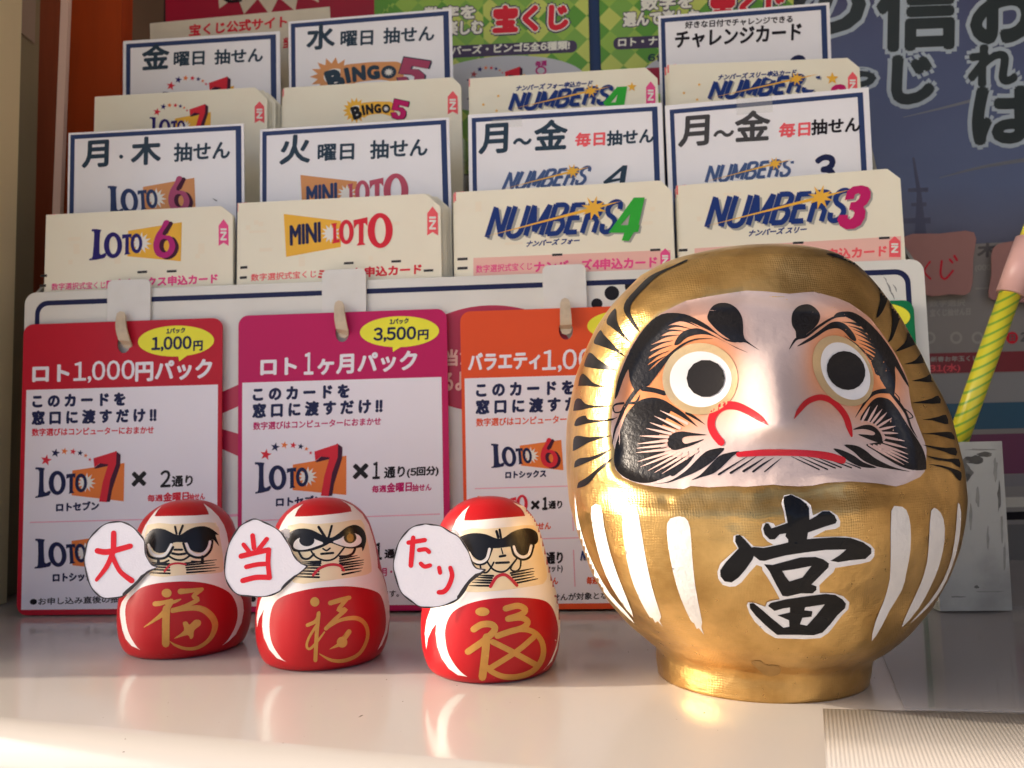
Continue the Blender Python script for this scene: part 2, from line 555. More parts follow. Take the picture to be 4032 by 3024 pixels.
# ================================================================ the stand that holds the cards
STW = mat('white_stand_plastic', alb(204, 196, 200), 0.4, 0.5, mottle=0.45, mscale=22, dirt=alb(176, 168, 168), bump=0.05, bscale=80)
STG = mat('grey_stand_side', alb(140, 134, 134), 0.5, 0.4)
stand = empty('card_stand', bp(0.2, 0, 0.05))
tag(stand, 'white tiered card stand with navy lined front panel behind the dolls', 'card stand')
_uL, _zT = -0.004, 0.1478
_uR = 0.4025
pts = rrect(_uL, 0.0006, _uR, _zT, 0.0055)
prism('front_panel', [bp(u, z, 0.0035) for u, z in pts], BN * 0.002, STW, stand)
fs = bsheet(stand, 0.0035)
bl = [(0.0035, 0.0), (0.0035, 0.138)] ; 
# navy line running round the panel
o1 = rrect(0.0012, -0.02, 0.3965, 0.1437, 0.006); o2 = rrect(0.0034, -0.02, 0.3943, 0.1414, 0.0042)
def band3(name, outer, inner, w, m, parent):
    N = len(outer)
    V = [bp(u, max(z, 0.001), w) for u, z in outer] + [bp(u, max(z, 0.001), w) for u, z in inner]
    Fc = [(i, (i + 1) % N, N + (i + 1) % N, N + i) for i in range(N) if outer[i][1] > 0 or outer[(i + 1) % N][1] > 0]
    return obj(name, V, Fc, m, parent)
band3('border_line', o1, o2, 0.0034, NAVY, stand)
# print on the panel: big magenta oval, ribbon, dots
MAGP = mat('panel_crimson', alb(166, 30, 66), 0.4)
fs.poly('oval_print', MAGP, ell(1930, 1412, 330, 210, 60, R(-2)), 0)
fs.text('oval_lettering', PINKB, '当た', 1755, 1440, 1860, 1437, 62, 2.5, 1)
fs.text('oval_lettering', PINKB, 'るよ', 1745, 1538, 1830, 1535, 70, 2.5, 1)
fs.poly('ribbon_print', MAGP, [(870, 1545), (960, 1505), (960, 1590), (870, 1630)], 0)
fs.poly('ribbon_print#2', MAGP, [(870, 1688), (960, 1714), (960, 1806), (870, 1766)], 0)
fs.poly('rule_line', PINKL, [(860, 2028), (980, 2020), (980, 2030), (860, 2038)], 0)
for x, y, r in ((2409, 1154, 29), (2488, 1127, 28), (2350, 1196, 22), (2560, 1105, 24)):
    fs.poly('dot#%d' % x, BLACK, ell(x, y, r, r * 0.97, 28), 0)
SM = mat('grey_smudge', alb(120, 116, 120), 0.6)
for (x0, y0, x1, y1, w) in ((3488, 1106, 3510, 1160, 7), (3500, 1140, 3522, 1180, 5), (3515, 1120, 3530, 1150, 5), (3478, 1090, 3490, 1110, 4)):
    fs.poly('scuff#%d' % x0, SM, stroke([(x0, y0), ((x0 + x1) / 2 + 4, (y0 + y1) / 2), (x1, y1)], [1, w, 1], 4), 0)
fs.done()
bbox('base_plate', -0.003, 0.401, 0.0008, 0.004, 0.006, 0.125, STW, stand)
bbox('back_panel', -0.003, 0.401, 0.004, 0.235, 0.122, 0.125, STG, stand)
bbox('shelf', -0.003, 0.401, 0.075, 0.078, 0.006, 0.0375, STW, stand)
bbox('shelf', -0.003, 0.401, 0.150, 0.153, 0.044, 0.0945, STW, stand)
bbox('riser', -0.003, 0.401, 0.004, 0.1495, 0.0385, 0.0405, STW, stand)
# sloping grey side cheeks and clear dividers
ACR = mat('clear_acrylic', (0.75, 0.72, 0.72), 0.08, 0.5, alpha=0.22)
for u in (-0.0032, 0.4012):
    P = [bp(u, 0.004, 0.0065), bp(u, 0.146, 0.0065), bp(u, 0.172, 0.034), bp(u, 0.215, 0.05), bp(u, 0.235, 0.12), bp(u, 0.004, 0.12)]
    prism('side_cheek', P, BE * (0.0016 if u < 0 else -0.0016), STG, stand)
for u in (0.0975, 0.1975, 0.2975):
    P = [bp(u, 0.08, 0.0085), bp(u, 0.150, 0.0085), bp(u, 0.165, 0.036), bp(u, 0.08, 0.036)]
    prism('divider', P, BE * 0.0012, ACR, stand)
    P = [bp(u, 0.1545, 0.046), bp(u, 0.228, 0.046), bp(u, 0.236, 0.09), bp(u, 0.1545, 0.09)]
    prism('divider', P, BE * 0.0012, ACR, stand)
# pink edge of the clear plate standing at the left end
PKE = mat('pink_acrylic_edge', alb(206, 168, 160), 0.25, 0.5)
ed = [buv(258, 0, 0.062), buv(222, 850, 0.062)]
(ua, za), (ub, zb) = ed
sl = (ua - ub) / (za - zb)
P = [bp(ub - sl * (zb - 0.12) - 0.0022, 0.12, 0.062), bp(ub - sl * (zb - 0.12) + 0.0022, 0.12, 0.062), bp(ua + 0.0022, za + 0.03, 0.062), bp(ua - 0.0022, za + 0.03, 0.062)]
ps = prism('clear_plate_edge', P, BN * 0.003, PKE)
tag(ps, 'pale pink edge of an upright clear plate at the left end of the stand', 'plate')

# ================================================================ hanging price cards
def hang_card(name, mt, u0, u1, z0, z1, hole, label):
    pts = rrect(u0, z0, u1, z1, 0.0045)
    hu, hz = buv(hole[0], hole[1], 0)
    hl = [bp(hu + 0.0031 * math.cos(a) , hz + 0.0042 * math.sin(a), 0) for a in [2 * math.pi * i / 20 for i in range(20)]] if hole else None
    o = prism(name, [bp(u, z, 0) for u, z in pts], BN * 0.0007, mt, holes=[hl])
    tag(o, label, 'price card', 'price cards hung on the stand')
    return o
GRP = None
red = hang_card('price_card', REDC, -0.0018, 0.0925, 0.0006, 0.1322, (487, 1354), 'red price card with yellow 1,000 yen balloon, hung leftmost on the stand')
pnk = hang_card('price_card', PINKC, 0.1000, 0.1950, 0.0012, 0.1328, (1347, 1310), 'magenta price card with yellow 3,500 yen balloon, hung behind the middle doll')
orn = hang_card('price_card', ORNC, 0.2010, 0.2962, 0.0012, 0.1312, (2228, 1300), 'orange price card half hidden behind the gold doll')
grn = hang_card('price_card', GRNC, 0.3005, 0.3958, 0.0012, 0.1295, (3060, 1300), 'dark green price card peeping out right of the gold doll head')

def U(u, z, w=0.0):                       # stand coordinates back to a pixel (for laying out print)
    v = bp(u, z, w) - CAM
    d = v @ FW
    return (2016 + F_PX * (v @ RT) / d, 1512 - F_PX * (v @ UP) / d)

# ---- logos, outlined once from an enlarged detail, placed by three points
def logo_loto(sh, part, to, six=True, navy=INKV, orange=ORN, num=None, dark=DMAG, layer=1):
    num = num or (MAG if six else RED)
    if six:
        f = aff([(670, 373), (1320, 322), (650, 600)], to)
        sh.poly(part, orange, f([(930, 385), (1320, 322), (1312, 605), (925, 570)]), layer)
        sh.poly(part, BURST, f(star(1022, 472, 80, 42, 12, 0.1)), layer + 1)
        sh.poly(part, navy, f(cr([(668, 373), (735, 378), (726, 400), (722, 548), (748, 552), (768, 545), (758, 582), (650, 600), (656, 584), (672, 570), (684, 402), (670, 392)], 2)), layer + 2)
        sh.poly(part, navy, f(ell(820, 490, 66, 94)), layer + 2, [f(ell(822, 490, 30, 64))])
        sh.poly(part, navy, f([(888, 412), (955, 407), (953, 440), (935, 430), (935, 540), (948, 552), (902, 560), (908, 545), (910, 436), (886, 444)]), layer + 2)
        sh.poly(part, navy, f(ell(990, 476, 43, 72)), layer + 2, [f(ell(991, 476, 19, 46))])
        six_o = cr([(1195, 310), (1228, 322), (1178, 408), (1240, 425), (1272, 490), (1248, 555), (1190, 583), (1132, 558), (1112, 490), (1132, 415), (1168, 360)], 5)
        six_d = [(p[0] + 26, p[1] + 10) for p in six_o]
        hole = ell(1192, 492, 36, 50)
        sh.poly(part, dark, f(six_d), layer + 2, [f([(p[0] + 20, p[1]) for p in ell(1192, 495, 24, 40)])])
        sh.poly(part, dark, f([(1195, 310), (1258, 330), (1215, 408), (1178, 408)]), layer + 2)
        sh.poly(part, num, f(six_o), layer + 3, [f(hole)])
    else:
        f = aff([(262, 812), (903, 780), (258, 1035)], to)
        sh.poly(part, orange, f([(525, 835), (903, 780), (897, 1058), (520, 1015)]), layer)
        sh.poly(part, BURST, f(star(625, 922, 72, 38, 12, 0.1)), layer + 1)
        sh.poly(part, navy, f(cr([(260, 812), (325, 818), (318, 838), (318, 985), (345, 988), (366, 980), (355, 1016), (258, 1035), (263, 1020), (278, 1008), (285, 842), (262, 830)], 2)), layer + 2)
        sh.poly(part, navy, f(ell(415, 925, 62, 88)), layer + 2, [f(ell(417, 925, 28, 60))])
        sh.poly(part, navy, f([(482, 862), (548, 855), (546, 890), (530, 880), (528, 985), (541, 997), (498, 1004), (503, 990), (504, 886), (481, 894)]), layer + 2)
        sh.poly(part, navy, f(ell(588, 925, 44, 68)), layer + 2, [f(ell(589, 925, 20, 43))])
        sh.poly(part, dark, f([(840, 692), (876, 720), (872, 800), (838, 900), (812, 980), (798, 1062), (770, 1064), (790, 800), (690, 822), (684, 815)]), layer + 2)
        sh.poly(part, num, f([(678, 746), (846, 694), (842, 790), (800, 900), (772, 1064), (718, 1060), (745, 920), (785, 790), (725, 782), (684, 812)]), layer + 3)
        for x, y, r, m in ((335, 760, 42, RED), (403, 708, 34, navy), (468, 695, 27, ORN2), (530, 698, 25, RED), (582, 708, 23, navy), (622, 726, 17, ORN2), (652, 755, 14, RED)):
            sh.poly(part, m, f(star(x, y, r, r * 0.42, 5, -math.pi / 2 + 0.2)), layer)
def logo_mini(sh, part, to, navy=NAVY, orange=ORN, red_=RED, layer=1):
    f = aff([(185, 225), (863, 220), (200, 492)], to)
    sh.poly(part, orange, f([(185, 225), (540, 268), (540, 430), (200, 492)]), layer)
    sh.poly(part, BURST, f(star(478, 347, 62, 34, 12)), layer + 1)
    a, b, c = f([(228, 418), (412, 396), (226, 300)])
    sh.textq(part, navy, 'MINI', a, b, c, 3.2 * (to[1][0] - to[0][0]) / 430, layer + 2)
    sh.poly(part, red_, f([(480, 286), (516, 280), (511, 300), (515, 386), (533, 378), (534, 401), (484, 410), (492, 395), (492, 302)]), layer + 2)
    sh.poly(part, red_, f(ell(574, 337, 46, 76)), layer + 2, [f(ell(574, 337, 19, 52))])
    sh.poly(part, red_, f([(618, 264), (706, 245), (706, 300), (690, 282), (682, 282), (680, 402), (695, 416), (638, 422), (652, 402), (652, 288), (640, 290), (622, 316)]), layer + 2)
    sh.poly(part, red_, f(ell(785, 328, 78, 109)), layer + 2, [f(ell(785, 328, 34, 80))])
_LET = {'N': [[(0, 1), (0, 0)], [(0, .97), (.62, .03)], [(.62, 0), (.62, 1)]],
        'U': [[(0, 1), (0, .28), (.1, .06), (.31, 0.0), (.52, .06), (.62, .28), (.62, 1)]],
        'M': [[(0, 0), (0, 1)], [(0, .97), (.36, .12)], [(.36, .12), (.72, .97)], [(.72, 1), (.72, 0)]],
        'B': [[(0, 0), (0, 1)], [(0, .97), (.4, .97), (.56, .85), (.5, .62), (.3, .53), (0, .53)], [(.2, .53), (.5, .46), (.6, .26), (.48, .06), (.3, .03), (0, .03)]],
        'E': [[(0, 0), (0, 1)], [(0, .95), (.52, .95)], [(0, .52), (.44, .52)], [(0, .05), (.52, .05)]],
        'R': [[(0, 0), (0, 1)], [(0, .97), (.4, .97), (.56, .84), (.5, .6), (.3, .52), (0, .52)], [(.34, .52), (.54, .36), (.54, 0)]],
        'S': [[(.6, .74), (.54, .94), (.32, 1.0), (.1, .92), (.04, .74), (.16, .58), (.42, .46), (.56, .28), (.48, .08), (.28, 0), (.06, .06), (0, .28)]]}
def logo_numbers(sh, part, BL, BR, TL, digit=None, layer=1, navy=BLUE, spark=ORN, shadow=True, thick=0.235):
    """slanted condensed letters with a gold flash across"""
    BL, BR, TL = np.array(BL, float), np.array(BR, float), np.array(TL, float)
    word, x = 'NUMBERS', 0.0
    wid = dict(N=.9, U=.9, M=1.0, B=.86, E=.78, R=.84, S=.78)
    tot = sum(wid[c] for c in word) - 0.16
    hpx = np.linalg.norm(TL - BL)
    def mp(px, py): return BL + (BR - BL) * (px / tot) + (TL - BL) * py
    unit = np.linalg.norm(BR - BL) / tot
    for dx, dy, mt, ly in (((hpx * .07, hpx * .06, GREYS, layer),) if shadow else ()) + ((0, 0, navy, layer + 1),):
        x = 0.1
        for c in word:
            for pl in _LET[c]:
                P = [mp(x + a, b * .94 + .03) + np.array((dx, dy)) for a, b in pl]
                sh.poly(part, mt, stroke([tuple(p) for p in P], thick * unit, 4 if len(P) > 3 else 0, False), ly)
            x += wid[c]
    a, b = mp(-0.05, 0.05), mp(tot + .02, 0.98)
    k = np.array((0, 1)) * hpx * .05
    c = a + (b - a) * 0.80
    sh.poly(part, spark, [tuple(a), tuple(c - k), tuple(b), tuple(c + k)], layer + 2)
    sh.poly(part, spark, star(c[0], c[1], hpx * .38, hpx * .15, 8, 0.25), layer + 3)
def logo_bingo(sh, part, to, navy=BLACK, orange=ORN, num=MAG2, layer=1):
    f = aff([(650, 850), (1575, 835), (740, 1085)], to)
    k = (to[1][0] - to[0][0]) / 925.0
    sh.poly(part, orange, f(star(785, 955, 190, 128, 15, 0.2)), layer)
    sh.poly(part, BURST, f(ell(800, 960, 92, 80)), layer + 1)
    sh.poly(part, orange, f(cr([(850, 870), (1000, 832), (1200, 825), (1340, 850), (1345, 1035), (1180, 1005), (1000, 1020), (880, 1055)], 5)), layer + 1)
    for s, a, b, c, bd in (('B', (772, 1082), (880, 1048), (722, 925), 16), ('I', (905, 1020), (925, 1016), (880, 888), 10), ('N', (955, 1010), (1045, 992), (945, 880), 11), ('G', (1075, 990), (1160, 985), (1065, 872), 11)):
        p = f([a, b, c])
        sh.textq(part, navy, s, p[0], p[1], p[2], bd * k, layer + 2)
    sh.poly(part, navy, f(ell(1238, 930, 62, 66)), layer + 2)
    sh.poly(part, BURST, f(star(1238, 930, 42, 22, 10)), layer + 3)
    five = [(1360, 785), (1578, 832), (1558, 905), (1425, 872), (1412, 905), (1480, 912), (1530, 965), (1528, 1035), (1490, 1080), (1400, 1085), (1330, 1060), (1308, 985), (1380, 978), (1405, 1030), (1440, 1030), (1450, 985), (1415, 958), (1322, 950)]
    sh.poly(part, navy, f([(p[0] + 14, p[1] + 6) for p in five]), layer + 2)
    ctr = np.mean(five, 0)
    sh.poly(part, navy, f([tuple(ctr + (np.array(p) - ctr) * 1.07) for p in five]), layer + 2)
    sh.poly(part, num, f(five), layer + 3)
def arrow_in(sh, x0, y0, x1, y1, mt, layer=1, notch=True, wm=None):
    h = y1 - y0
    xm = (x0 + x1) / 2
    P = [(xm, y0), (x1, y0 + h * .24), (x1 + 1, y1)] + ([(xm, y1 - h * .12)] if notch else []) + [(x0, y1), (x0, y0 + h * .24)]
    sh.poly('in_arrow', mt, P, layer)
    q = (x1 - x0) * .22
    sh.textq('in_lettering', wm or BURST, 'IN', (x0 + q, y0 + h * .36), (x0 + q, y0 + h * .78), (x1 - q, y0 + h * .36), 1.6, layer + 1)

# ---- red card
s = bsheet(red, 0)
def panel(sh, u0, u1, z0, z1):
    sh.poly('white_panel', WHITE, [U(u0, z0), U(u1, z0), U(u1, z1), U(u0, z1)], 0)
def balloon(sh, cx, cy, rx, ry, tail, a, price, p, yen):
    sh.poly('price_balloon', YEL, ell(cx, cy, rx, ry, 48, R(-1.5)), 1)
    sh.poly('price_balloon', YEL, tail, 1)
    sh.text('price_lettering', NAVY, '1パック', *a, 20, 1.2, 2)
    sh.text('price_lettering', NAVY, price, *p, 54, 2.2, 2)
    sh.text('price_lettering', NAVY, '円', *yen, 37, 1.8, 2)
u0, z1 = buv(104, 1536, 0); u1, _ = buv(858, 1520, 0)
panel(s, u0, u1, 0.0030, z1)
balloon(s, 693, 1343, 150, 61, [(700, 1398), (745, 1394), (706, 1423)], (656, 1314, 728, 1310), '1,000', (598, 1383, 752, 1378), (762, 1381, 796, 1379))
s.text('title_lettering', WHITE, 'ロト', 130, 1503, 270, 1499, 62, 3.5, 1)
s.text('title_lettering', WHITE, '1,000', 290, 1508, 528, 1500, 82, 1.6, 1)
s.text('title_lettering', WHITE, '円パック', 535, 1500, 832, 1489, 74, 3.2, 1)
s.text('lettering', NAVY, 'こ の カ ー ド を', 130, 1603, 491, 1594, 46, 3.4, 1)
s.text('lettering', NAVY, '窓 口 に 渡 す だ け ‼', 127, 1672, 613, 1659, 52, 3.2, 1)
s.text('lettering', RED, '数字選びはコンピューターにおまかせ', 126, 1717, 605, 1707, 29, 0.9, 1)
logo_loto(s, 'logo', [(142, 1840), (490, 1823), (140, 1961)], False, NAVY, ORN2, RED)
s.text('lettering', BLACK, '×', 521, 1913, 572, 1910, 52, 4.0, 1)
s.text('lettering', BLACK, '2', 632, 1918, 670, 1916, 64, 2.0, 1)
s.text('lettering', BLACK, '通り', 677, 1917, 757, 1912, 41, 1.8, 1)
s.text('lettering', RED, '毎週', 581, 1975, 640, 1973, 26, 1.0, 1)
s.text('lettering', RED, '金曜日', 643, 1975, 742, 1970, 34, 1.6, 1)
s.text('lettering', RED, '抽せん', 744, 1971, 806, 1967, 26, 1.0, 1)
s.text('lettering', NAVY, 'ロトセブン', 222, 2013, 388, 2006, 32, 2.2, 1)
s.line('rule_line', PINKL, [(118, 2057), (856, 2038)], 4)
logo_loto(s, 'logo', [(141, 2121), (490, 2101), (138, 2239)], True, NAVY, ORN2, RED)
s.text('lettering', BLACK, '× 2通り', 521, 2195, 757, 2190, 60, 2.2, 1)
s.text('lettering', NAVY, 'ロトシックス', 209, 2291, 398, 2284, 32, 2.2, 1)
s.text('lettering', BLACK, '●お申し込み直後の抽せんが対象となります。', 118, 2383, 840, 2361, 27, 0.7, 1)
s.done()
# ---- magenta card
s = bsheet(pnk, 0)
u0, z1 = buv(954, 1507, 0); u1, _ = buv(1738, 1478, 0)
panel(s, u0, u1, 0.0036, z1)
balloon(s, 1573, 1306, 156, 61, [(1545, 1362), (1585, 1362), (1547, 1386)], (1535, 1277, 1608, 1273), '3,500', (1472, 1346, 1636, 1340), (1646, 1338, 1685, 1335))
s.text('title_lettering', WHITE, 'ロト', 1028, 1476, 1165, 1472, 62, 3.5, 1)
s.text('title_lettering', WHITE, '1', 1198, 1474, 1232, 1473, 84, 2, 1)
s.text('title_lettering', WHITE, 'ヶ月パック', 1252, 1474, 1639, 1456, 74, 3.2, 1)
s.text('lettering', NAVY, 'こ の カ ー ド を', 998, 1577, 1373, 1563, 48, 3.4, 1)
s.text('lettering', NAVY, '窓 口 に 渡 す だ け ‼', 996, 1645, 1503, 1624, 54, 3.2, 1)
s.text('lettering', MAG2, '数字選びはコンピューターにおまかせ', 997, 1693, 1499, 1673, 30, 0.9, 1)
logo_loto(s, 'logo', [(1006, 1820), (1364, 1794), (1006, 1944)], False, NAVY, ORN2, RED)
s.text('lettering', BLACK, '×', 1392, 1884, 1446, 1881, 54, 4.0, 1)
s.text('lettering', BLACK, '1', 1468, 1885, 1494, 1884, 64, 2.0, 1)
s.text('lettering', BLACK, '通り', 1513, 1883, 1592, 1877, 42, 1.8, 1)
s.text('lettering', BLACK, '(5回分)', 1603, 1881, 1725, 1873, 38, 1.8, 1)
s.text('lettering', MAG2, '毎週', 1465, 1940, 1520, 1937, 27, 1.0, 1)
s.text('lettering', MAG2, '金曜日', 1523, 1939, 1620, 1933, 36, 1.6, 1)
s.text('lettering', MAG2, '抽せん', 1623, 1935, 1698, 1931, 27, 1.0, 1)
s.text('lettering', NAVY, 'ロトセブン', 1088, 1993, 1270, 1985, 34, 2.2, 1)
s.line('rule_line', PINKL, [(966, 2051), (1732, 2024)], 4)
logo_loto(s, 'logo', [(1006, 2108), (1364, 2084), (1006, 2230)], True, NAVY, ORN2, RED)
s.text('lettering', BLACK, '1', 1478, 2203, 1502, 2202, 64, 2.0, 1)
s.text('lettering', BLACK, '通り(5回分)', 1515, 2204, 1725, 2196, 40, 1.8, 1)
s.text('lettering', MAG2, '毎週月・木曜日抽せん', 1448, 2270, 1712, 2262, 32, 1.2, 1)
s.text('lettering', BLACK, '●お申し込み直後の抽せんが対象となります。', 985, 2372, 1570, 2350, 27, 0.7, 1)
s.done()
# ---- orange card
s = bsheet(orn, 0)
u0, z1 = buv(1829, 1490, 0)
panel(s, u0, 0.2938, 0.0036, z1)
balloon(s, 2470, 1280, 158, 61, [(2440, 1335), (2480, 1335), (2442, 1360)], (2432, 1252, 2505, 1248), '1,000', (2370, 1320, 2530, 1313), (2542, 1310, 2580, 1308))
s.text('title_lettering', WHITE, 'バラエティ', 1845, 1461, 2124, 1451, 68, 3.0, 1)
s.text('title_lettering', WHITE, '1,000', 2136, 1466, 2395, 1456, 86, 1.6, 1)
s.text('title_lettering', WHITE, '円パック', 2405, 1453, 2610, 1445, 74, 3.0, 1)
s.text('lettering', NAVY, 'こ の カ ー ド を', 1877, 1561, 2256, 1550, 50, 3.4, 1)
s.text('lettering', NAVY, '窓 口 に 渡 す だ け ‼', 1875, 1630, 2390, 1612, 54, 3.2, 1)
s.text('lettering', ORNC, '数字選びはコンピューターにおまかせ', 1875, 1679, 2380, 1660, 31, 0.9, 1)
logo_loto(s, 'logo', [(1935, 1747), (2210, 1732), (1936, 1843)], True, NAVY, ORN2, RED)
s.text('lettering', NAVY, 'ロトシックス', 1991, 1884, 2149, 1878, 27, 1.8, 1)
s.line('rule_line', PINKL, [(1870, 1924), (2560, 1905)], 4)
logo_mini(s, 'logo', [(1880, 1953), (2078, 1948), (1884, 2040)], NAVY, ORN2, RED)
s.text('lettering', BLACK, '×', 2092, 2005, 2122, 2003, 31, 2.6, 1)
s.text('lettering', BLACK, '1', 2137, 2006, 2154, 2005, 46, 3.0, 1)
s.text('lettering', BLACK, '通り', 2160, 2004, 2212, 2001, 30, 1.4, 1)
s.text('lettering', ORNC, '毎週火曜日抽せん', 1960, 2090, 2168, 2084, 28, 1.2, 1)
s.line('rule_line', PINKL, [(2250, 1940), (2258, 2090)], 4)
s.line('rule_line', PINKL, [(1870, 2128), (2560, 2110)], 4)
s.text('lettering', BLACK, '1通り', 2128, 2222, 2214, 2217, 44, 2.0, 1)
s.text('lettering', BLACK, '(1セット)', 2130, 2258, 2214, 2253, 28, 1.2, 1)
s.line('rule_line', PINKL, [(2258, 2165), (2264, 2310)], 4)
s.text('lettering', ORNC, '毎日抽せん', 2080, 2305, 2196, 2301, 28, 1.2, 1)
logo_numbers(s, 'logo', (2284, 2208), (2420, 2200), (2292, 2168))
s.text('lettering', ORNC, '毎週抽せん', 2310, 2300, 2420, 2296, 28, 1.2, 1)
s.text('lettering', BLACK, '●お申し込み直後の抽せんが対象となり', 1862, 2378, 2420, 2357, 28, 0.7, 1)
s.done()
# ---- green card
s = bsheet(grn, 0)
panel(s, 0.3045, 0.3918, 0.0036, 0.0995)
s.poly('price_balloon', YEL, ell(3462, 1250, 122, 56, 48, R(-2)), 1)
s.text('title_lettering', WHITE, 'ナンバーズ3パック', 2700, 1440, 3560, 1410, 74, 3.2, 1)
s.done()

# ================================================================ white hooks over the panel
HKW = mat('white_hook_enamel', alb(202, 194, 200), 0.35, 0.5, mottle=0.3, mscale=60, dirt=alb(170, 158, 150))
HKT = mat('tan_hook_tongue', alb(186, 164, 150), 0.45, 0.45, mottle=0.5, mscale=150, dirt=alb(120, 96, 80))
def hook(plate, tng, lab):
    (x0, y0, x1, y1) = plate
    w = 0.0016
    (ua, zt), (ub, zb) = buv(x0, y0, w), buv(x1, y1, w)
    root = empty('card_hook', bp((ua + ub) / 2, zb, 0))
    tag(root, lab, 'hook', 'white hooks on the stand')
    pl = rrect(ua, zb, ub, zt, 0.0028)
    o = prism('plate', [bp(u, z, w) for u, z in pl], BN * 0.0012, HKW, root)
    md = o.modifiers.new('bevel', 'BEVEL'); md.width = 0.0004; md.segments = 3
    bbox('top_bend', ua + 0.001, ub - 0.001, 0.1478 + 0.0002, 0.1478 + 0.0012, w + 0.0003, 0.0075, HKW, root, 0.0004)
    (xa, ya), (xb, yb), wd = tng
    uA, zA = buv(xa, ya, -0.003); uB, zB = buv(xb, yb, -0.003)
    P = stroke([(uA * 1e4, zA * 1e4), ((uA + uB) / 2 * 1e4, (zA + zB) / 2 * 1e4), (uB * 1e4, zB * 1e4)], [wd * 0.8e4, wd * 0.95e4, wd * 1e4], 3)
    # tongue leans out at the top and dips into the slot of the card at its foot
    pts = []
    for u, z in P:
        u, z = u / 1e4, z / 1e4
        t = (z - zB) / (zA - zB)
        pts.append((u, z, -0.0024 - 0.0016 * math.sin(max(0, min(1, t)) * math.pi) + (0.0022 if t < 0.02 else 0)))
    N = len(pts)
    fr = [bp(*p) for p in pts]
    V = fr + [p + BN * 0.0009 for p in fr]
    T = tess([[(p[0], p[1]) for p in pts]])
    Fc = [t for t in T] + [tuple(i + N for i in t[::-1]) for t in T] + [(i, (i + 1) % N, (i + 1) % N + N, i + N) for i in range(N)]
    o = obj('tongue', V, Fc, HKT, root)
    bm = bmesh.new(); bm.from_mesh(o.data); bmesh.ops.recalc_face_normals(bm, faces=bm.faces); bm.to_mesh(o.data); bm.free()
hook((423, 1104, 590, 1282), ((472, 1242), (489, 1348), 0.0052), 'white hook above the red card')
hook((1267, 1063, 1442, 1240), ((1333, 1200), (1347, 1305), 0.0052), 'white hook above the magenta card')
hook((2135, 1045, 2312, 1225), ((2225, 1190), (2229, 1292), 0.0052), 'white hook above the orange card')
# ================================================================ entry cards and day signs in the stand
CORN = mat('red_corner_mark', alb(232, 92, 104), 0.5)
TICK = mat('black_timing_mark', alb(30, 28, 30), 0.5)
def entry_card(w, TL, C1, C2, zb, label, nback, grp, dw=0.0011, jit=0.0006, fan=-0.00015):
    """front card (returned with its print sheet) and the cards stacked behind it"""
    uL, zT = buv(TL[0], TL[1], w)
    u1, z1 = buv(C1[0], C1[1], w); u2, z2 = buv(C2[0], C2[1], w)
    uLb = uL - 0.0006
    out = [(uLb, zb), (u2 + 0.0004, zb), (u2, z2), (u1, z1), (uL, zT)]
    o = prism('entry_card', [bp(u, z, w) for u, z in out], BN * 0.00028, CREAM, base=bp((uL + u2) / 2, zb, w))
    tag(o, label, 'card', grp)
    # cards behind: one mesh, many objects
    blab = label.replace('front ', '').split(',')[0]
    for k in range(nback):
        c = o.copy(); COL.objects.link(c)
        dx, dz = random.uniform(-1, 1) * jit * 1.5 - 0.0004 * (k % 3), random.uniform(-0.3, 1.0) * jit * (0.8 if k < 2 else 1.6)
        dx += fan * (k + 1)
        if k == 0: dx, dz = -0.0008, 0.0004
        c.location = o.location + Vector(BN * dw * (k + 1) + BE * dx + np.array([0, 0, dz]))
        c['label'] = 'cream entry card stacked behind the ' + grp.split(' with ')[-1] + ' card'
        c['group'] = grp
        P = [(uL + 0.0001, zT - 0.0001), (uL + 0.0046, zT + 0.0002), (uL + 0.0046, zT - 0.0004), (uL + 0.0008, zT - 0.0006), (uL + 0.0008, zT - 0.0042), (uL + 0.0001, zT - 0.0042)]
        if k == 0:
            cm = obj('corner_mark', [bp(u, z, w - 0.00006) for u, z in P], [t[::-1] for t in tess([P])], CORN, o)
            cm.parent = c
            cm0 = cm
        elif k < 5:
            cm = cm0.copy(); COL.objects.link(cm); cm.parent = c
    return o, bsheet(o, w)
def ticks(s, pts, w=38, h=9):
    for x, y in pts:
        s.poly('timing_mark#%d_%d' % (x, y), TICK, [(x - w / 2, y + h / 2 + 1), (x + w / 2, y + h / 2 - 1), (x + w / 2, y - h / 2 - 1), (x - w / 2, y - h / 2 + 1)], 1)
GHOST = mat('show_through_pink', alb(217, 200, 189), 0.55)
def ghost(s, x0, y0, x1, y1, n):
    for i in range(n):
        x, y = random.uniform(x0, x1), random.uniform(y0, y1)
        w, h = random.choice(((50, 14), (24, 40), (70, 10), (18, 18)))
        s.poly('show_through', GHOST, [(x, y), (x + w, y - w * .05), (x + w, y + h - w * .05), (x, y + h)], 0)
W1, W2, WS1, WS2 = 0.0072, 0.0500, 0.0230, 0.0740
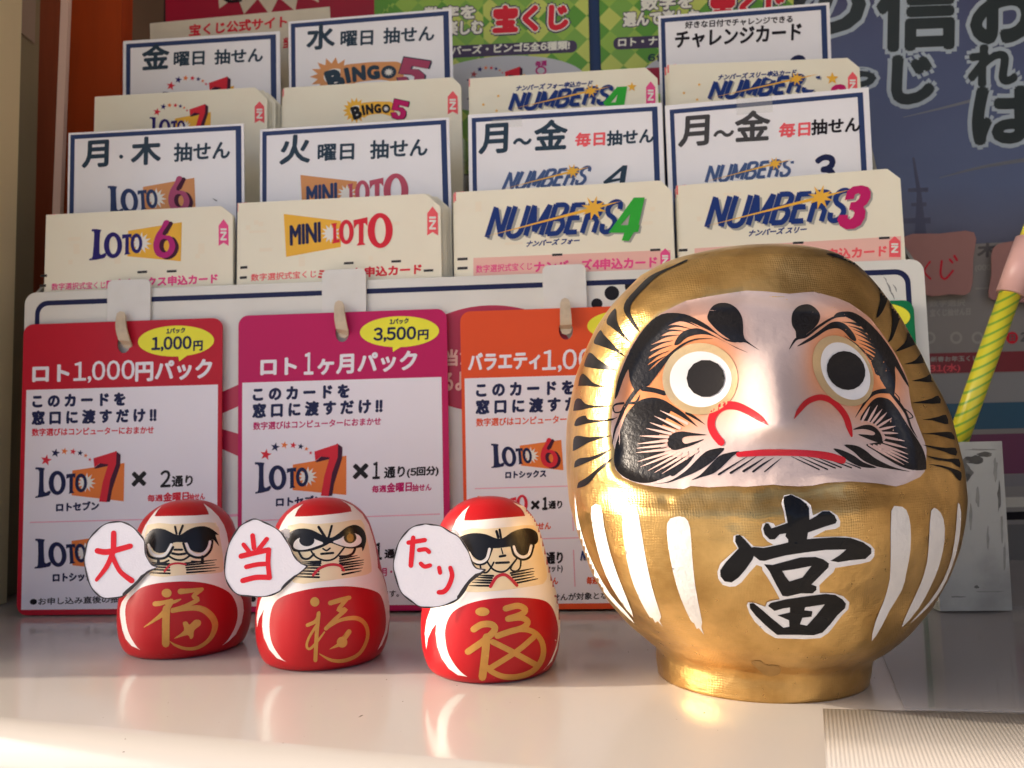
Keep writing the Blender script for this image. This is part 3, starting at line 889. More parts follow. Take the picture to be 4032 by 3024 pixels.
# front row
c, s = entry_card(W1, (182, 846), (868, 811), (917, 849), 0.0785, 'front cream entry card with purple number six logo, left end of front row', 6, 'entry cards with front row purple six')
ghost(s, 210, 880, 840, 1040, 12)
logo_loto(s, 'logo', Q(0, 700, .5425)([(670, 373), (1320, 322), (650, 600)]), True)
arrow_in(s, 861, 863, 899, 968, PINK)
ticks(s, [(560, 1071), (676, 1068)], 38, 9); ticks(s, [(172, 1086), (168, 1125)], 26, 10)
s.text('lettering', PINK, '数字選択式宝くじ', 203, 1143, 415, 1135, 27, 0.5)
s.text('lettering', PINK, 'ロトシックス申込カード', 420, 1137, 855, 1114, 36, 2.0)
s.done()
c, s = entry_card(W1, (938, 800), (1677, 763), (1734, 814), 0.0785, 'front cream entry card with orange and red letter logo, second in front row', 9, 'entry cards with front row orange and red logo', jit=0.0006, fan=0.00046)
ghost(s, 960, 830, 1680, 1020, 14)
logo_mini(s, 'logo', Q(1000, 700, .633)([(185, 225), (863, 220), (200, 492)]))
arrow_in(s, 1682, 813, 1724, 927, REDL)
ticks(s, [(1373, 1036), (1560, 1029), (1687, 1065)], 38, 9); ticks(s, [(960, 1053), (958, 1093)], 28, 10)
s.text('lettering', REDL, '数字選択式宝くじ', 988, 1107, 1245, 1092, 28, 0.5)
s.text('lettering', RED, 'ミニロト申込カード', 1253, 1100, 1658, 1078, 38, 2.0)
s.done()
c, s = entry_card(W1, (1795, 757), (2602, 711), (2646, 754), 0.0785, 'front cream entry card with blue letters and green four, third in front row', 5, 'entry cards with front row green four')
ghost(s, 1830, 790, 2600, 960, 8)
f = Q(1880, 740, .3526)
s.poly('pink_band', PINKB, [(1864, 1016), (2640, 984), (2642, 1130), (1864, 1160)], 0)
s.poly('logo', GREYS, [(p[0] + 8, p[1] + 6) for p in f([(1745, 108), (1868, 105), (1800, 410), (1812, 412), (1795, 490), (1745, 495), (1690, 592), (1610, 588), (1640, 500), (1465, 498)])], 1)
logo_numbers(s, 'logo', *f([(78, 565), (1490, 500), (190, 205)]))
s.poly('logo', GRN, f([(1745, 108), (1868, 105), (1800, 410), (1812, 412), (1795, 490), (1745, 495), (1690, 592), (1610, 588), (1640, 500), (1465, 498)]), 5, [f([(1705, 290), (1680, 415), (1600, 415)])])
s.text('logo', BLUE, 'ナンバーズ フォー', 2070, 972, 2277, 958, 24, 1.2, 1, 8)
ticks(s, [(2194, 1003), (2580, 984)], 40, 9); ticks(s, [(1821, 1020), (1821, 1056)], 40, 10)
s.text('lettering', PINK, '数字選択式宝くじ', 1874, 1075, 2095, 1062, 30, 0.5)
s.text('lettering', PINK, 'ナンバーズ4申込カード', 2104, 1072, 2585, 1052, 42, 2.2)
arrow_in(s, 2600, 978, 2638, 1056, PINK, 2, False)
s.done()
c, s = entry_card(W1, (2670, 731), (3494, 665), (3545, 703), 0.0785, 'front cream entry card with blue letters and crimson three, right end of front row', 5, 'entry cards with front row crimson three')
ghost(s, 2720, 760, 3480, 900, 6)
f = Q(2740, 690, .3436)
three = [(1705, 285), (1735, 180), (1800, 130), (1900, 115), (1975, 135), (2005, 190), (2000, 260), (1960, 330), (1920, 360), (1945, 410), (1935, 490), (1890, 570), (1810, 615), (1720, 620), (1650, 580), (1620, 510), (1640, 455), (1745, 455), (1740, 490), (1765, 505), (1800, 480), (1820, 430), (1800, 400), (1755, 395), (1775, 310), (1830, 305), (1870, 270), (1885, 220), (1860, 205), (1825, 220), (1810, 270)]
s.poly('pink_band', PINKB, [(2735, 978), (3548, 930), (3550, 1110), (2735, 1150)], 0)
s.poly('logo', GREYS, [(p[0] + 8, p[1] + 6) for p in f(three)], 1)
logo_numbers(s, 'logo', *f([(95, 608), (1650, 528), (205, 240)]))
s.poly('logo', MAG2, f(three), 5)
s.text('logo', BLUE, 'ナンバーズ スリー', 2945, 930, 3171, 914, 25, 1.2, 1, 8)
ticks(s, [(3143, 956), (3482, 937)], 42, 9); ticks(s, [(2690, 985), (2690, 1020)], 34, 10)
s.text('lettering', REDL, '数字選択式宝くじ', 2745, 1062, 2975, 1050, 30, 0.5)
s.text('lettering', REDL, 'ナンバーズ3申込カード', 2985, 1040, 3489, 1008, 42, 2.2)
arrow_in(s, 3501, 930, 3545, 1012, REDL, 2, False)
s.done()
# rear row
c, s = entry_card(W2, (374, 381), (1004, 344), (1052, 391), 0.1535, 'front cream entry card with red seven and stars, left end of rear row', 9, 'entry cards with rear row red seven', jit=0.0006, fan=0.0006)
logo_loto(s, 'logo', [(591, 461), (830, 441), (590, 545)], False)
arrow_in(s, 1003, 399, 1040, 484, REDL)
s.done()
c, s = entry_card(W2, (1118, 346), (1781, 304), (1815, 336), 0.1535, 'front cream entry card with orange burst and crimson five, rear row', 4, 'entry cards with rear row crimson five')
logo_bingo(s, 'logo', Q(1190, 180, .2667)([(650, 850), (1575, 835), (740, 1085)]))
arrow_in(s, 1763, 358, 1802, 450, REDL)
s.done()
c, s = entry_card(W2, (1850, 309), (2542, 266), (2589, 309), 0.1535, 'front cream entry card with blue letters and green four, rear row', 5, 'entry cards with rear row green four')
s.text('lettering', BLUE, 'ナンバーズ フォー申込カード', 2030, 359, 2328, 338, 22, 1.2, 1, 6)
logo_numbers(s, 'logo', (2000, 436), (2385, 408), (2022, 366))
s.poly('logo', GRN, [(2430, 342), (2470, 340), (2455, 430), (2395, 430), (2375, 405)], 5, [[(2432, 372), (2424, 402), (2405, 404)]])
s.poly('logo', ORN, star(2488, 342, 20, 8, 5), 4)
for x, y in ((1962, 378), (1903, 412), (2350, 338), (1955, 436)): s.poly('logo', ORN, star(x, y, 7, 3, 5), 2)
arrow_in(s, 2544, 320, 2580, 416, PINK)
s.done()
c, s = entry_card(W2, (2634, 255), (3337, 228), (3384, 266), 0.1535, 'front cream entry card with blue letters and orange star, right end of rear row', 5, 'entry cards with rear row orange star')
s.text('lettering', BLUE, 'ナンバーズ スリー申込カード', 2825, 316, 3131, 295, 22, 1.2, 1, 6)
logo_numbers(s, 'logo', (2785, 392), (3195, 362), (2812, 320))
s.poly('logo', MAG2, [(p[0] * .62 + 1206, p[1] * .62 - 121) for p in Q(2740, 690, .3436)(three)], 5)
s.poly('logo', ORN, star(3277, 309, 26, 11, 5), 4)
for x, y in ((2753, 333), (2693, 366), (2745, 392), (3140, 300)): s.poly('logo', ORN, star(x, y, 7, 3, 5), 2)
arrow_in(s, 3339, 282, 3375, 372, REDL)
s.done()

# ---- laminated white day signs with navy frames
def day_sign(w, TL, TR, BLx, BRx, zb, label, edge=9, fr=17):
    uL, zL = buv(TL[0], TL[1], w); uR, zR = buv(TR[0], TR[1], w)
    u0, _ = buv(BLx, 900, w); u1, _ = buv(BRx, 900, w)
    out = [(u0, zb), (u1, zb), (uR, zR), (uL, zL)]
    o = prism('day_sign', [bp(u, z, w) for u, z in out], BN * 0.0005, PAPER, base=bp((uL + uR) / 2, zb, w))
    tag(o, label, 'sign', 'white day signs in the stand')
    s = bsheet(o, w)
    bl, br = U(u0, zb, w), U(u1, zb, w)
    P = np.array([TL, TR, br, bl], float)
    def inset(d):
        t = (P[1] - P[0]) / np.linalg.norm(P[1] - P[0]); l = (P[3] - P[0]) / np.linalg.norm(P[3] - P[0]); r = (P[2] - P[1]) / np.linalg.norm(P[2] - P[1])
        return [tuple(P[0] + t * d + l * d), tuple(P[1] - t * d * 1.3 + r * d), tuple(P[2] - t * d * 1.3), tuple(P[3] + t * d)]
    a, b = inset(edge), inset(edge + fr)
    s.poly('navy_frame', NAVYB, [a[3], a[0], a[1], a[2], b[2], b[1], b[0], b[3]], 0)
    return o, s
def chars(s, lst):
    for m, t, x0, y0, x1, y1, h, b in lst:
        s.text('lettering', m, t, x0, y0, x1, y1, h, b)
def tape(o, s, pts):
    s.poly('tape', mat('clear_tape', alb(206, 198, 202), 0.1, 0.5, alpha=0.22), pts, 0)
o, s = day_sign(WS1, (270, 524), (960, 486), 268, 972, 0.0785, 'white sign with two day characters above purple six logo, left end of front row', 8)
chars(s, [(SLATE, '月', 325, 659, 423, 653, 100, 4), (SLATE, '木', 518, 649, 629, 643, 104, 4), (SLATE, '抽せん', 685, 636, 903, 624, 70, 2.2)])
s.poly('lettering', SLATE, ell(477, 617, 8, 8, 20), 1)
logo_loto(s, 'logo', [(426, 732), (765, 700), (424, 850)], True, NAVYB, ORN3, mat('dull_magenta_ink', alb(158, 56, 100), 0.4))
s.poly('scuff', SM, stroke([(838, 782), (852, 790)], [2, 6], 0), 1)
s.done()
o, s = day_sign(WS1, (1024, 510), (1768, 462), 1024, 1790, 0.0785, 'white sign with fire character above orange and red logo, front row', 9)
chars(s, [(SLATE, '火', 1103, 646, 1217, 638, 108, 4), (SLATE, '曜日', 1252, 633, 1392, 627, 63, 2.2), (SLATE, '抽せん', 1458, 625, 1681, 613, 70, 2.2)])
logo_mini(s, 'logo', [(1183, 689), (1608, 683), (1192, 856)], NAVYB, ORN3, mat('dull_crimson_ink', alb(168, 60, 84), 0.4))
s.done()
NB2 = mat('faded_blue_ink', alb(58, 76, 124), 0.3)
o, s = day_sign(WS1, (1843, 452), (2606, 404), 1846, 2622, 0.0785, 'white sign with red and black day characters beside slanted figure four, front row', 14)
chars(s, [(SLATE, '月', 1887, 605, 1995, 598, 112, 4), (SLATE, '～', 2022, 572, 2090, 566, 24, 3), (SLATE, '金', 2105, 590, 2230, 583, 112, 4), (REDL, '毎日', 2266, 577, 2380, 571, 52, 2.2), (SLATE, '抽せん', 2390, 573, 2572, 561, 56, 2.2)])
logo_numbers(s, 'logo', (1974, 750), (2292, 728), (2006, 677), navy=NB2, shadow=False)
s.poly('lettering', SLATE, Q(2000, 0, .5425)([(835, 1200), (868, 1200), (838, 1400), (800, 1400), (812, 1310), (700, 1335), (690, 1320)]), 1, [Q(2000, 0, .5425)([(822, 1240), (812, 1292), (752, 1302)])])
tape(o, s, [(1935, 470), (2055, 464), (2055, 498), (1935, 504)])
s.done()
o, s = day_sign(WS1, (2618, 416), (3420, 343), 2640, 3442, 0.0785, 'white sign with red and black day characters beside upright figure three, front row', 18)
BRN = mat('dark_brown_ink', alb(58, 52, 50), 0.3)
chars(s, [(BRN, '月', 2673, 577, 2787, 568, 114, 4), (BRN, '～', 2811, 542, 2887, 534, 25, 3), (BRN, '金', 2895, 556, 3028, 548, 114, 4), (REDL, '毎日', 3068, 541, 3188, 533, 54, 2.2), (BLACK, '抽せん', 3195, 531, 3385, 517, 58, 2.2), (NAVY, '3', 3208, 728, 3284, 722, 112, 6)])
logo_numbers(s, 'logo', (2774, 720), (3100, 694), (2794, 651), navy=NB2, shadow=False)
tape(o, s, [(2900, 392), (3040, 380), (3044, 440), (2902, 452)])
s.done()
o, s = day_sign(WS2, (485, 162), (1102, 122), 484, 1112, 0.1535, 'white sign with gold-metal day character above stars and red seven, rear row', 12)
o['label'] = 'white sign with one large day character above stars and red seven, rear row'
chars(s, [(SLATE, '金', 560, 274, 662, 267, 95, 3.6), (SLATE, '曜日', 685, 260, 803, 254, 54, 2), (SLATE, '抽せん', 845, 253, 1033, 243, 56, 2)])
logo_loto(s, 'logo', [(641, 362), (921, 338), (640, 460)], False)
s.done()
o, s = day_sign(WS2, (1136, 85), (1778, 33), 1146, 1800, 0.1535, 'white sign with water character above orange burst and crimson five, rear row', 9)
chars(s, [(SLATE, '水', 1209, 195, 1315, 189, 95, 3.6), (SLATE, '曜日', 1342, 182, 1467, 176, 58, 2), (SLATE, '抽せん', 1510, 171, 1708, 160, 60, 2)])
logo_bingo(s, 'logo', Q(1190, 180, .2667)([(215, 300), (1890, 235), (370, 640)]), SLATE, ORN3, mat('dull_crimson2_ink', alb(150, 48, 84), 0.4))
s.done()
o, s = day_sign(WS2, (2591, 63), (3266, 9), 2612, 3290, 0.1535, 'white sign with two rows of black katakana, right end of rear row', 10)
chars(s, [(BLACK, '好きな日付でチャレンジできる', 2698, 112, 3120, 88, 27, 1.0), (BLACK, 'チャレンジカード', 2659, 191, 3153, 158, 66, 2.6), (NAVY, '3', 3111, 320, 3168, 316, 96, 6)])
s.done()

# ================================================================ leaflets and posters behind the stand
def sheet_px(name, w, pts, m, label, cat, group=None, t=0.0006, zmin=None):
    P = [bp(*buv(x, y, w), w) for x, y in pts]
    o = prism(name, P, BN * t, m)
    tag(o, label, cat, group)
    return o, bsheet(o, w)
WLF = mat('grey_white_leaflet', alb(196, 180, 170), 0.5, 0.4, mottle=0.2)
o, s = sheet_px('leaflet', 0.100, [(590, 92), (1298, 26), (1325, 620), (600, 660)], WLF, 'pale leaflet with red title rising behind the rear left signs', 'leaflet')
s.text('lettering', RED, '宝くじ公式サイト', 745, 142, 1128, 106, 44, 2.0)
s.text('lettering', RED, '当', 1115, 190, 1132, 188, 40, 1.5)
s.done()
DRED = mat('dark_crimson_poster', alb(150, 20, 52), 0.4, 0.4)
o, s = sheet_px('poster', 0.165, [(648, -260), (1545, -280), (1575, 560), (660, 620)], DRED, 'dark crimson poster with white starburst at the top left', 'poster')
s.poly('starburst', WLF, star(1030, -290, 350, 285, 27, 0.1, 1.25), 0)
s.poly('starburst', BLACK, stroke([(870, -20), (900, 4), (950, 2)], [10, 14, 8], 4), 1)
s.done()
# green chequered leaflets
GCK = bpy.data.materials.new('green_diamond_print'); GCK.use_nodes = True
_n = GCK.node_tree; _b = _n.nodes['Principled BSDF']; _b.inputs['Roughness'].default_value = 0.4
_tc = _n.nodes.new('ShaderNodeTexCoord'); _mp = _n.nodes.new('ShaderNodeMapping'); _mp.inputs['Rotation'].default_value = (0, R(45), 0)
_ck = _n.nodes.new('ShaderNodeTexChecker'); _ck.inputs['Scale'].default_value = 95
_ck.inputs['Color1'].default_value = (*alb(176, 182, 92), 1); _ck.inputs['Color2'].default_value = (*alb(112, 152, 66), 1)
_ck2 = _n.nodes.new('ShaderNodeTexChecker'); _ck2.inputs['Scale'].default_value = 47.5
_ck2.inputs['Color1'].default_value = (1, 1, 1, 1); _ck2.inputs['Color2'].default_value = (0.55, 0.8, 0.55, 1)
_mx = _n.nodes.new('ShaderNodeMix'); _mx.data_type = 'RGBA'; _mx.blend_type = 'MULTIPLY'; _mx.inputs['Factor'].default_value = 1
_n.links.new(_tc.outputs['Object'], _mp.inputs['Vector'])
for _c in (_ck, _ck2): _n.links.new(_mp.outputs[0], _c.inputs['Vector'])
_n.links.new(_ck.outputs['Color'], _mx.inputs['A']); _n.links.new(_ck2.outputs['Color'], _mx.inputs['B']); _n.links.new(_mx.outputs['Result'], _b.inputs['Base Color'])
PURP = mat('dark_purple_ink', alb(58, 44, 78), 0.4)
PALE = mat('pale_oval_print', alb(176, 172, 188), 0.4)
WTXT = mat('white_lettering_ink', alb(214, 206, 206), 0.4)
def leaflet_print(s, k, dx, dy):
    def t(m, txt, x0, y0, x1, y1, h, b, ly): s.text('lettering', m, txt, x0 + dx, y0 + dy, x1 + dx, y1 + dy, h, b, ly)
    t(PURP, '数字を', 1670, 82, 1870, 72, 52, 7, 1); t(WTXT, '数字を', 1670, 82, 1870, 72, 52, 3, 2)
    t(PURP, '選んで楽しむ', 1600, 146, 1900, 132, 54, 7, 1); t(WTXT, '選んで楽しむ', 1600, 146, 1900, 132, 54, 3, 2)
    t(PURP, '宝くじ', 1945, 126, 2232, 112, 98, 18, 1); t(WTXT, '宝くじ', 1945, 126, 2232, 112, 98, 12, 2); t(RED, '宝くじ', 1945, 126, 2232, 112, 98, 7, 3)
    P = rrect(1560, 158, 2272, 206, 22)
    s.poly('title_band', PURP, [(p[0] + dx, p[1] + dy - (p[0] - 2270) * 0.045) for p in P], 1)
    t(WTXT, 'ロト・ナンバーズ・ビンゴ5 全6種類!', 1580, 226, 2242, 194, 34, 1.5, 2)
    s.poly('pale_oval', PALE, ell(1990 + dx, 330 + dy, 320, 110, 48, R(-3)), 1)
o, s = sheet_px('leaflet', 0.128, [(1545, -60), (2314, -100), (2330, 620), (1560, 640)], GCK, 'green diamond patterned leaflet with red title, nearer the top middle', 'leaflet', 'green diamond patterned leaflets')
leaflet_print(s, 0, 0, 0)
logo_loto(s, 'logo', [(1840, 312), (2068, 292), (1840, 392)], False)
s.text('lettering', MAG, '毎週', 2108, 262, 2152, 258, 20, 1.2, 2)
s.poly('lettering', MAG, ell(2130, 278, 22, 18), 2, [ell(2130, 278, 15, 12)])
s.done()
o2, s = sheet_px('leaflet', 0.128, [(2358, -100), (3120, -140), (3140, 600), (2375, 620)], GCK, 'green diamond patterned leaflet mostly hidden by the katakana sign', 'leaflet', 'green diamond patterned leaflets')
leaflet_print(s, 1, 855, -42)
s.text('lettering', SLATE, '6億円', 2552, 243, 2680, 236, 32, 1.6, 2)
s.poly('pale_oval', DRED, [(2540, 268), (2760, 258), (2760, 330), (2565, 335)], 2)
s.done()
# extra leaflets of the left stack showing as layered edges
for k in range(4):
    c = o.copy(); COL.objects.link(c); c.location = o.location + Vector(BN * 0.0012 * (k + 1) + BE * (-0.0032 * (k + 1)) + np.array([0, 0, -0.002 * k]))
    c['label'] = 'green diamond patterned leaflet stacked behind the front one, edge showing'
o3, s = sheet_px('divider_strip', 0.131, [(2316, -60), (2356, -62), (2374, 560), (2332, 562)], mat('dark_blue_plastic', alb(14, 44, 92), 0.4), 'dark blue strip between the two green leaflets', 'strip')
# navy poster with big outlined characters
NVP = bpy.data.materials.new('navy_poster_print'); NVP.use_nodes = True
_n = NVP.node_tree; _b = _n.nodes['Principled BSDF']; _b.inputs['Roughness'].default_value = 0.25
_tc = _n.nodes.new('ShaderNodeTexCoord'); _no = _n.nodes.new('ShaderNodeTexNoise'); _no.inputs['Scale'].default_value = 9; _no.inputs['Detail'].default_value = 4
_sx = _n.nodes.new('ShaderNodeSeparateXYZ'); _ad = _n.nodes.new('ShaderNodeMath'); _ad.operation = 'MULTIPLY_ADD'; _ad.inputs[1].default_value = 0.09
_rp = _n.nodes.new('ShaderNodeValToRGB')
_e = _rp.color_ramp.elements
_e[0].position = 0.0; _e[0].color = (*alb(112, 98, 102), 1); _e[1].position = 1.0; _e[1].color = (*alb(70, 66, 98), 1)
for ps, c in ((0.18, (104, 100, 120)), (0.4, (98, 106, 144)), (0.7, (84, 90, 128))):
    q = _e.new(ps); q.color = (*alb(*c), 1)
_mr = _n.nodes.new('ShaderNodeMapRange'); _mr.inputs['From Min'].default_value = 0.0; _mr.inputs['From Max'].default_value = 0.24
_n.links.new(_tc.outputs['Object'], _sx.inputs[0]); _n.links.new(_tc.outputs['Object'], _no.inputs['Vector'])
_n.links.new(_no.outputs['Fac'], _ad.inputs[0]); _n.links.new(_sx.outputs['Z'], _ad.inputs[2]); _n.links.new(_ad.outputs[0], _mr.inputs['Value'])
_n.links.new(_mr.outputs[0], _rp.inputs['Fac']); _n.links.new(_rp.outputs[0], _b.inputs['Base Color'])
WP = 0.140
o, s = sheet_px('poster', WP, [(3085, -220), (4330, -280), (4380, 1010), (3140, 1080)], NVP, 'large navy poster with outlined dark characters on the right', 'poster')
OUTL = mat('grey_outline_ink', alb(164, 170, 190), 0.3, 0.3); CHR = mat('charcoal_character_ink', alb(48, 54, 60), 0.3)
for t, x0, y0, x1, y1, h, b in (('信', 3458, 195, 3770, 183, 300, 12), ('じ', 3520, 402, 3668, 396, 172, 13), ('お', 3830, 165, 4080, 155, 330, 13), ('れ', 3818, 335, 3998, 330, 150, 9), ('は', 3838, 560, 4090, 552, 205, 13), ('の', 3120, 128, 3395, 118, 200, 14), ('つ', 3300, 342, 3442, 338, 52, 8)):
    s.text('outline_lettering', OUTL, t, x0, y0, x1, y1, h, b + 17, 1)
    s.text('lettering', CHR, t, x0, y0, x1, y1, h, b, 2)
STK = mat('pale_streak_ink', alb(110, 110, 126), 0.3)
s.poly('streak', STK, stroke([(3555, 462), (3700, 428), (3830, 395)], [2, 8, 12], 3), 0)
s.poly('streak', STK, stroke([(3700, 700), (3880, 655), (4100, 620)], [3, 12, 18], 3), 0)
DKP = mat('dim_tower_print', alb(80, 80, 108), 0.4)
s.poly('tower_print', DKP, [(3592, 620), (3600, 618), (3628, 760), (3650, 940), (3600, 960), (3610, 760)], 0)
for x, y, w, h in ((3575, 742, 80, 14), (3588, 800, 60, 12), (3555, 860, 110, 20)): s.poly('tower_print', DKP, [(x, y), (x + w, y - 4), (x + w, y + h), (x, y + h)], 0)
s.done()
# calendar below the poster
CALG = mat('calendar_grey', alb(140, 130, 132), 0.3, mottle=0.3, mscale=14)
o, s = sheet_px('calendar', WP - 0.004, [(3380, 985), (4400, 930), (4460, 2500), (3420, 2500)], CALG, 'grey wall calendar with red, blue and plum bands behind the pencil', 'calendar')
def band(m, y0, y1, x0=3400, x1=4440): s.poly('colour_band', m, [(x0, y0), (x1, y0 - 26), (x1, y1 - 26), (x0, y1)], 0)
band(mat('dull_red_band', alb(128, 46, 56), 0.4), 1398, 1478)
band(mat('calendar_pale', alb(142, 136, 142), 0.4), 1482, 1596)
band(mat('dull_blue_band', alb(52, 88, 116), 0.4), 1598, 1702)
band(mat('dull_plum_band', alb(112, 56, 88), 0.4), 1722, 1880)
band(mat('calendar_mid', alb(128, 120, 128), 0.4), 1884, 1930)
band(mat('calendar_white', alb(196, 184, 180), 0.4), 1972, 2012)
band(BLACK, 2030, 2062)
band(mat('calendar_dim', alb(104, 98, 102), 0.4), 2080, 2400)
CT = mat('dim_calendar_ink', alb(92, 84, 88), 0.5); CL = mat('light_calendar_ink', alb(160, 150, 150), 0.5)
s.text('lettering', CT, '木', 3850, 1012, 3925, 1009, 52, 3, 1)
s.text('lettering', CL, '(000)', 3840, 1070, 3910, 1068, 26, 1, 1)
s.text('lettering', CL, '数字選択', 3660, 1208, 3800, 1204, 26, 1, 1); s.text('lettering', CL, '宝くじ抽せん日', 3662, 1246, 3820, 1240, 28, 1, 1)
s.line('rule_line', CL, [(3840, 1136), (4060, 1130)], 5)
for x in (3660, 3765, 3850, 3985):
    s.poly('ring', CL if x != 3985 else RED, ell(x, 1330, 24, 24, 24), 1, [ell(x, 1330, 15, 15, 20)] if x != 3985 else [])
s.text('lettering', CT, '日', 3976, 1342, 3996, 1341, 24, 1, 2); s.text('lettering', CT, '21', 4020, 1344, 4060, 1342, 34, 2, 1)
s.text('lettering', REDL, '31(水)', 3660, 1470, 3780, 1466, 34, 1.5, 1)
s.text('lettering', CL, '新春お年玉くじ', 3665, 1425, 3850, 1420, 20, 0.6, 1)
s.done()
PKN = mat('faded_pink_paper', alb(164, 116, 116), 0.7, 0.2, mottle=0.2)
o, s = sheet_px('paper_note', WP - 0.012, cr([(3560, 932), (3700, 920), (3835, 915), (3832, 1020), (3820, 1150), (3740, 1158), (3640, 1158), (3600, 1040)], 3), PKN, 'pink paper note with red handwriting right of the gold doll', 'note')
s.poly('handwriting', RED, stroke([(3662, 1030), (3640, 1068), (3664, 1098)], 7, 5), 1)
s.poly('handwriting', RED, stroke([(3708, 1028), (3704, 1080), (3722, 1098), (3752, 1066)], 9, 5), 1)
s.poly('handwriting', RED, stroke([(3740, 1022), (3750, 1034)], 9, 0), 1); s.poly('handwriting', RED, stroke([(3758, 1008), (3768, 1024)], 10, 0), 1)
s.done()
o, s = sheet_px('paper_note', WP - 0.012, cr([(3910, 978), (3985, 950), (4120, 940), (4130, 1180), (3960, 1180), (3895, 1170), (3905, 1080)], 3), PKN, 'pink paper note behind the pencil cap at the right edge', 'note')
s.done()
# ================================================================ small red dolls
DRED_ = mat('red_doll_paint', (0.43, 0.008, 0.013), 0.38, 0.28, mottle=0.15, mscale=40, bump=0.10, bscale=160, stretch=(3, 3, 0.5))
DWHT = mat('white_doll_paint', (0.82, 0.78, 0.74), 0.38, 0.4, mottle=0.12, mscale=50, bump=0.06, bscale=300)
DCRM = mat('cream_doll_face', (0.80, 0.66, 0.43), 0.38, 0.35, mottle=0.1, mscale=60)
DBLK = mat('gloss_black_paint', (0.010, 0.010, 0.011), 0.25, 0.3)
DGLD = mat('gold_doll_paint', (0.58, 0.29, 0.06), 0.42, 0.5, metal=0.35, mottle=0.3, mscale=500, bump=0.1, bscale=1500)
DMTH = mat('red_line_paint', (0.50, 0.01, 0.02), 0.35)
PROF = [(0.0, .80), (.006, .835), (.02, .88), (.05, .925), (.12, .978), (.21, 1.0), (.31, .995), (.416, .96), (.485, .918), (.533, .885), (.6, .85), (.65, .828), (.738, .778), (.827, .71), (.87, .655), (.90, .60), (.93, .525), (.957, .435), (.975, .345), (.988, .25), (.996, .14), (1.0, 0.0)]
def small_doll(label, cx, front_y, rpx, top):
    Fp = onz(cx, front_y)
    d = Fp[:2] / np.linalg.norm(Fp[:2])
    r = rpx * 0.27 / F_PX
    for _ in range(6):
        ax = Fp[:2] + d * r * 0.80
        r = rpx * (np.array([ax[0], ax[1], 0.02]) - CAM) @ FW / F_PX
    n = np.array([d[0], d[1], 0])
    h = onpl(top[0], top[1], np.array([ax[0], ax[1], 0]), n)[2]
    P = cr([(t * 100, q * 100) for t, q in PROF], 4, False)
    P = [(max(0, min(100, a)) / 100, max(0, b) / 100) for a, b in P]
    N = 120
    V, Fc = [(ax[0], ax[1], 0.0)], []
    for t, q in P[:-1]:
        for k in range(N):
            a = 2 * math.pi * k / N
            V.append((ax[0] + r * q * math.cos(a), ax[1] + r * q * math.sin(a), h * t))
    V.append((ax[0], ax[1], h))
    m = len(P) - 1
    for k in range(N):
        j = (k + 1) % N
        Fc.append((0, 1 + j, 1 + k))
        for i in range(m - 1):
            Fc.append((1 + i * N + k, 1 + i * N + j, 1 + (i + 1) * N + j, 1 + (i + 1) * N + k))
        Fc.append((1 + (m - 1) * N + k, 1 + (m - 1) * N + j, len(V) - 1))
    root = empty('red_doll', (ax[0], ax[1], 0))
    tag(root, label, 'doll', 'small red dolls in a row')
    b = obj('body', V, Fc, DRED_, root, smooth=True)
    return root, Round(b, 12)
def paint_doll(root, rd, q, white, cream, belly, black, extra):
    rd.paint('white_hood_paint', DWHT, q(white), root, 1, step=8)
    be = rd.paint('belly_paint', DRED_, q(cr(belly, 3)), root, 2)
    fa = rd.paint('face_paint', DCRM, q(cr(cream, 2)), root, 2)
    rd.paint('brow_paint', DBLK, [q(x) for x in black], fa, 3, step=10)
    for nm, m, layer, shp in extra:
        rd.paint(nm, m, [q(x) for x in shp], be if nm == 'gold_character' else fa, layer, step=9)
def S(pts, w, n=4):
    w = [x * 1.35 if x < 19 else x for x in w] if isinstance(w, (list, tuple)) else (w * 1.35 if w < 19 else w)      # fine brush lines
    return stroke(pts, w, n)
def wk(lst, a=9, b=3):
    a, b = a * 1.45, 5
    return [stroke([p, ((p[0] + r[0]) / 2, (p[1] + r[1]) / 2), r], [a, a * .9, b], 0) for p, r in lst]

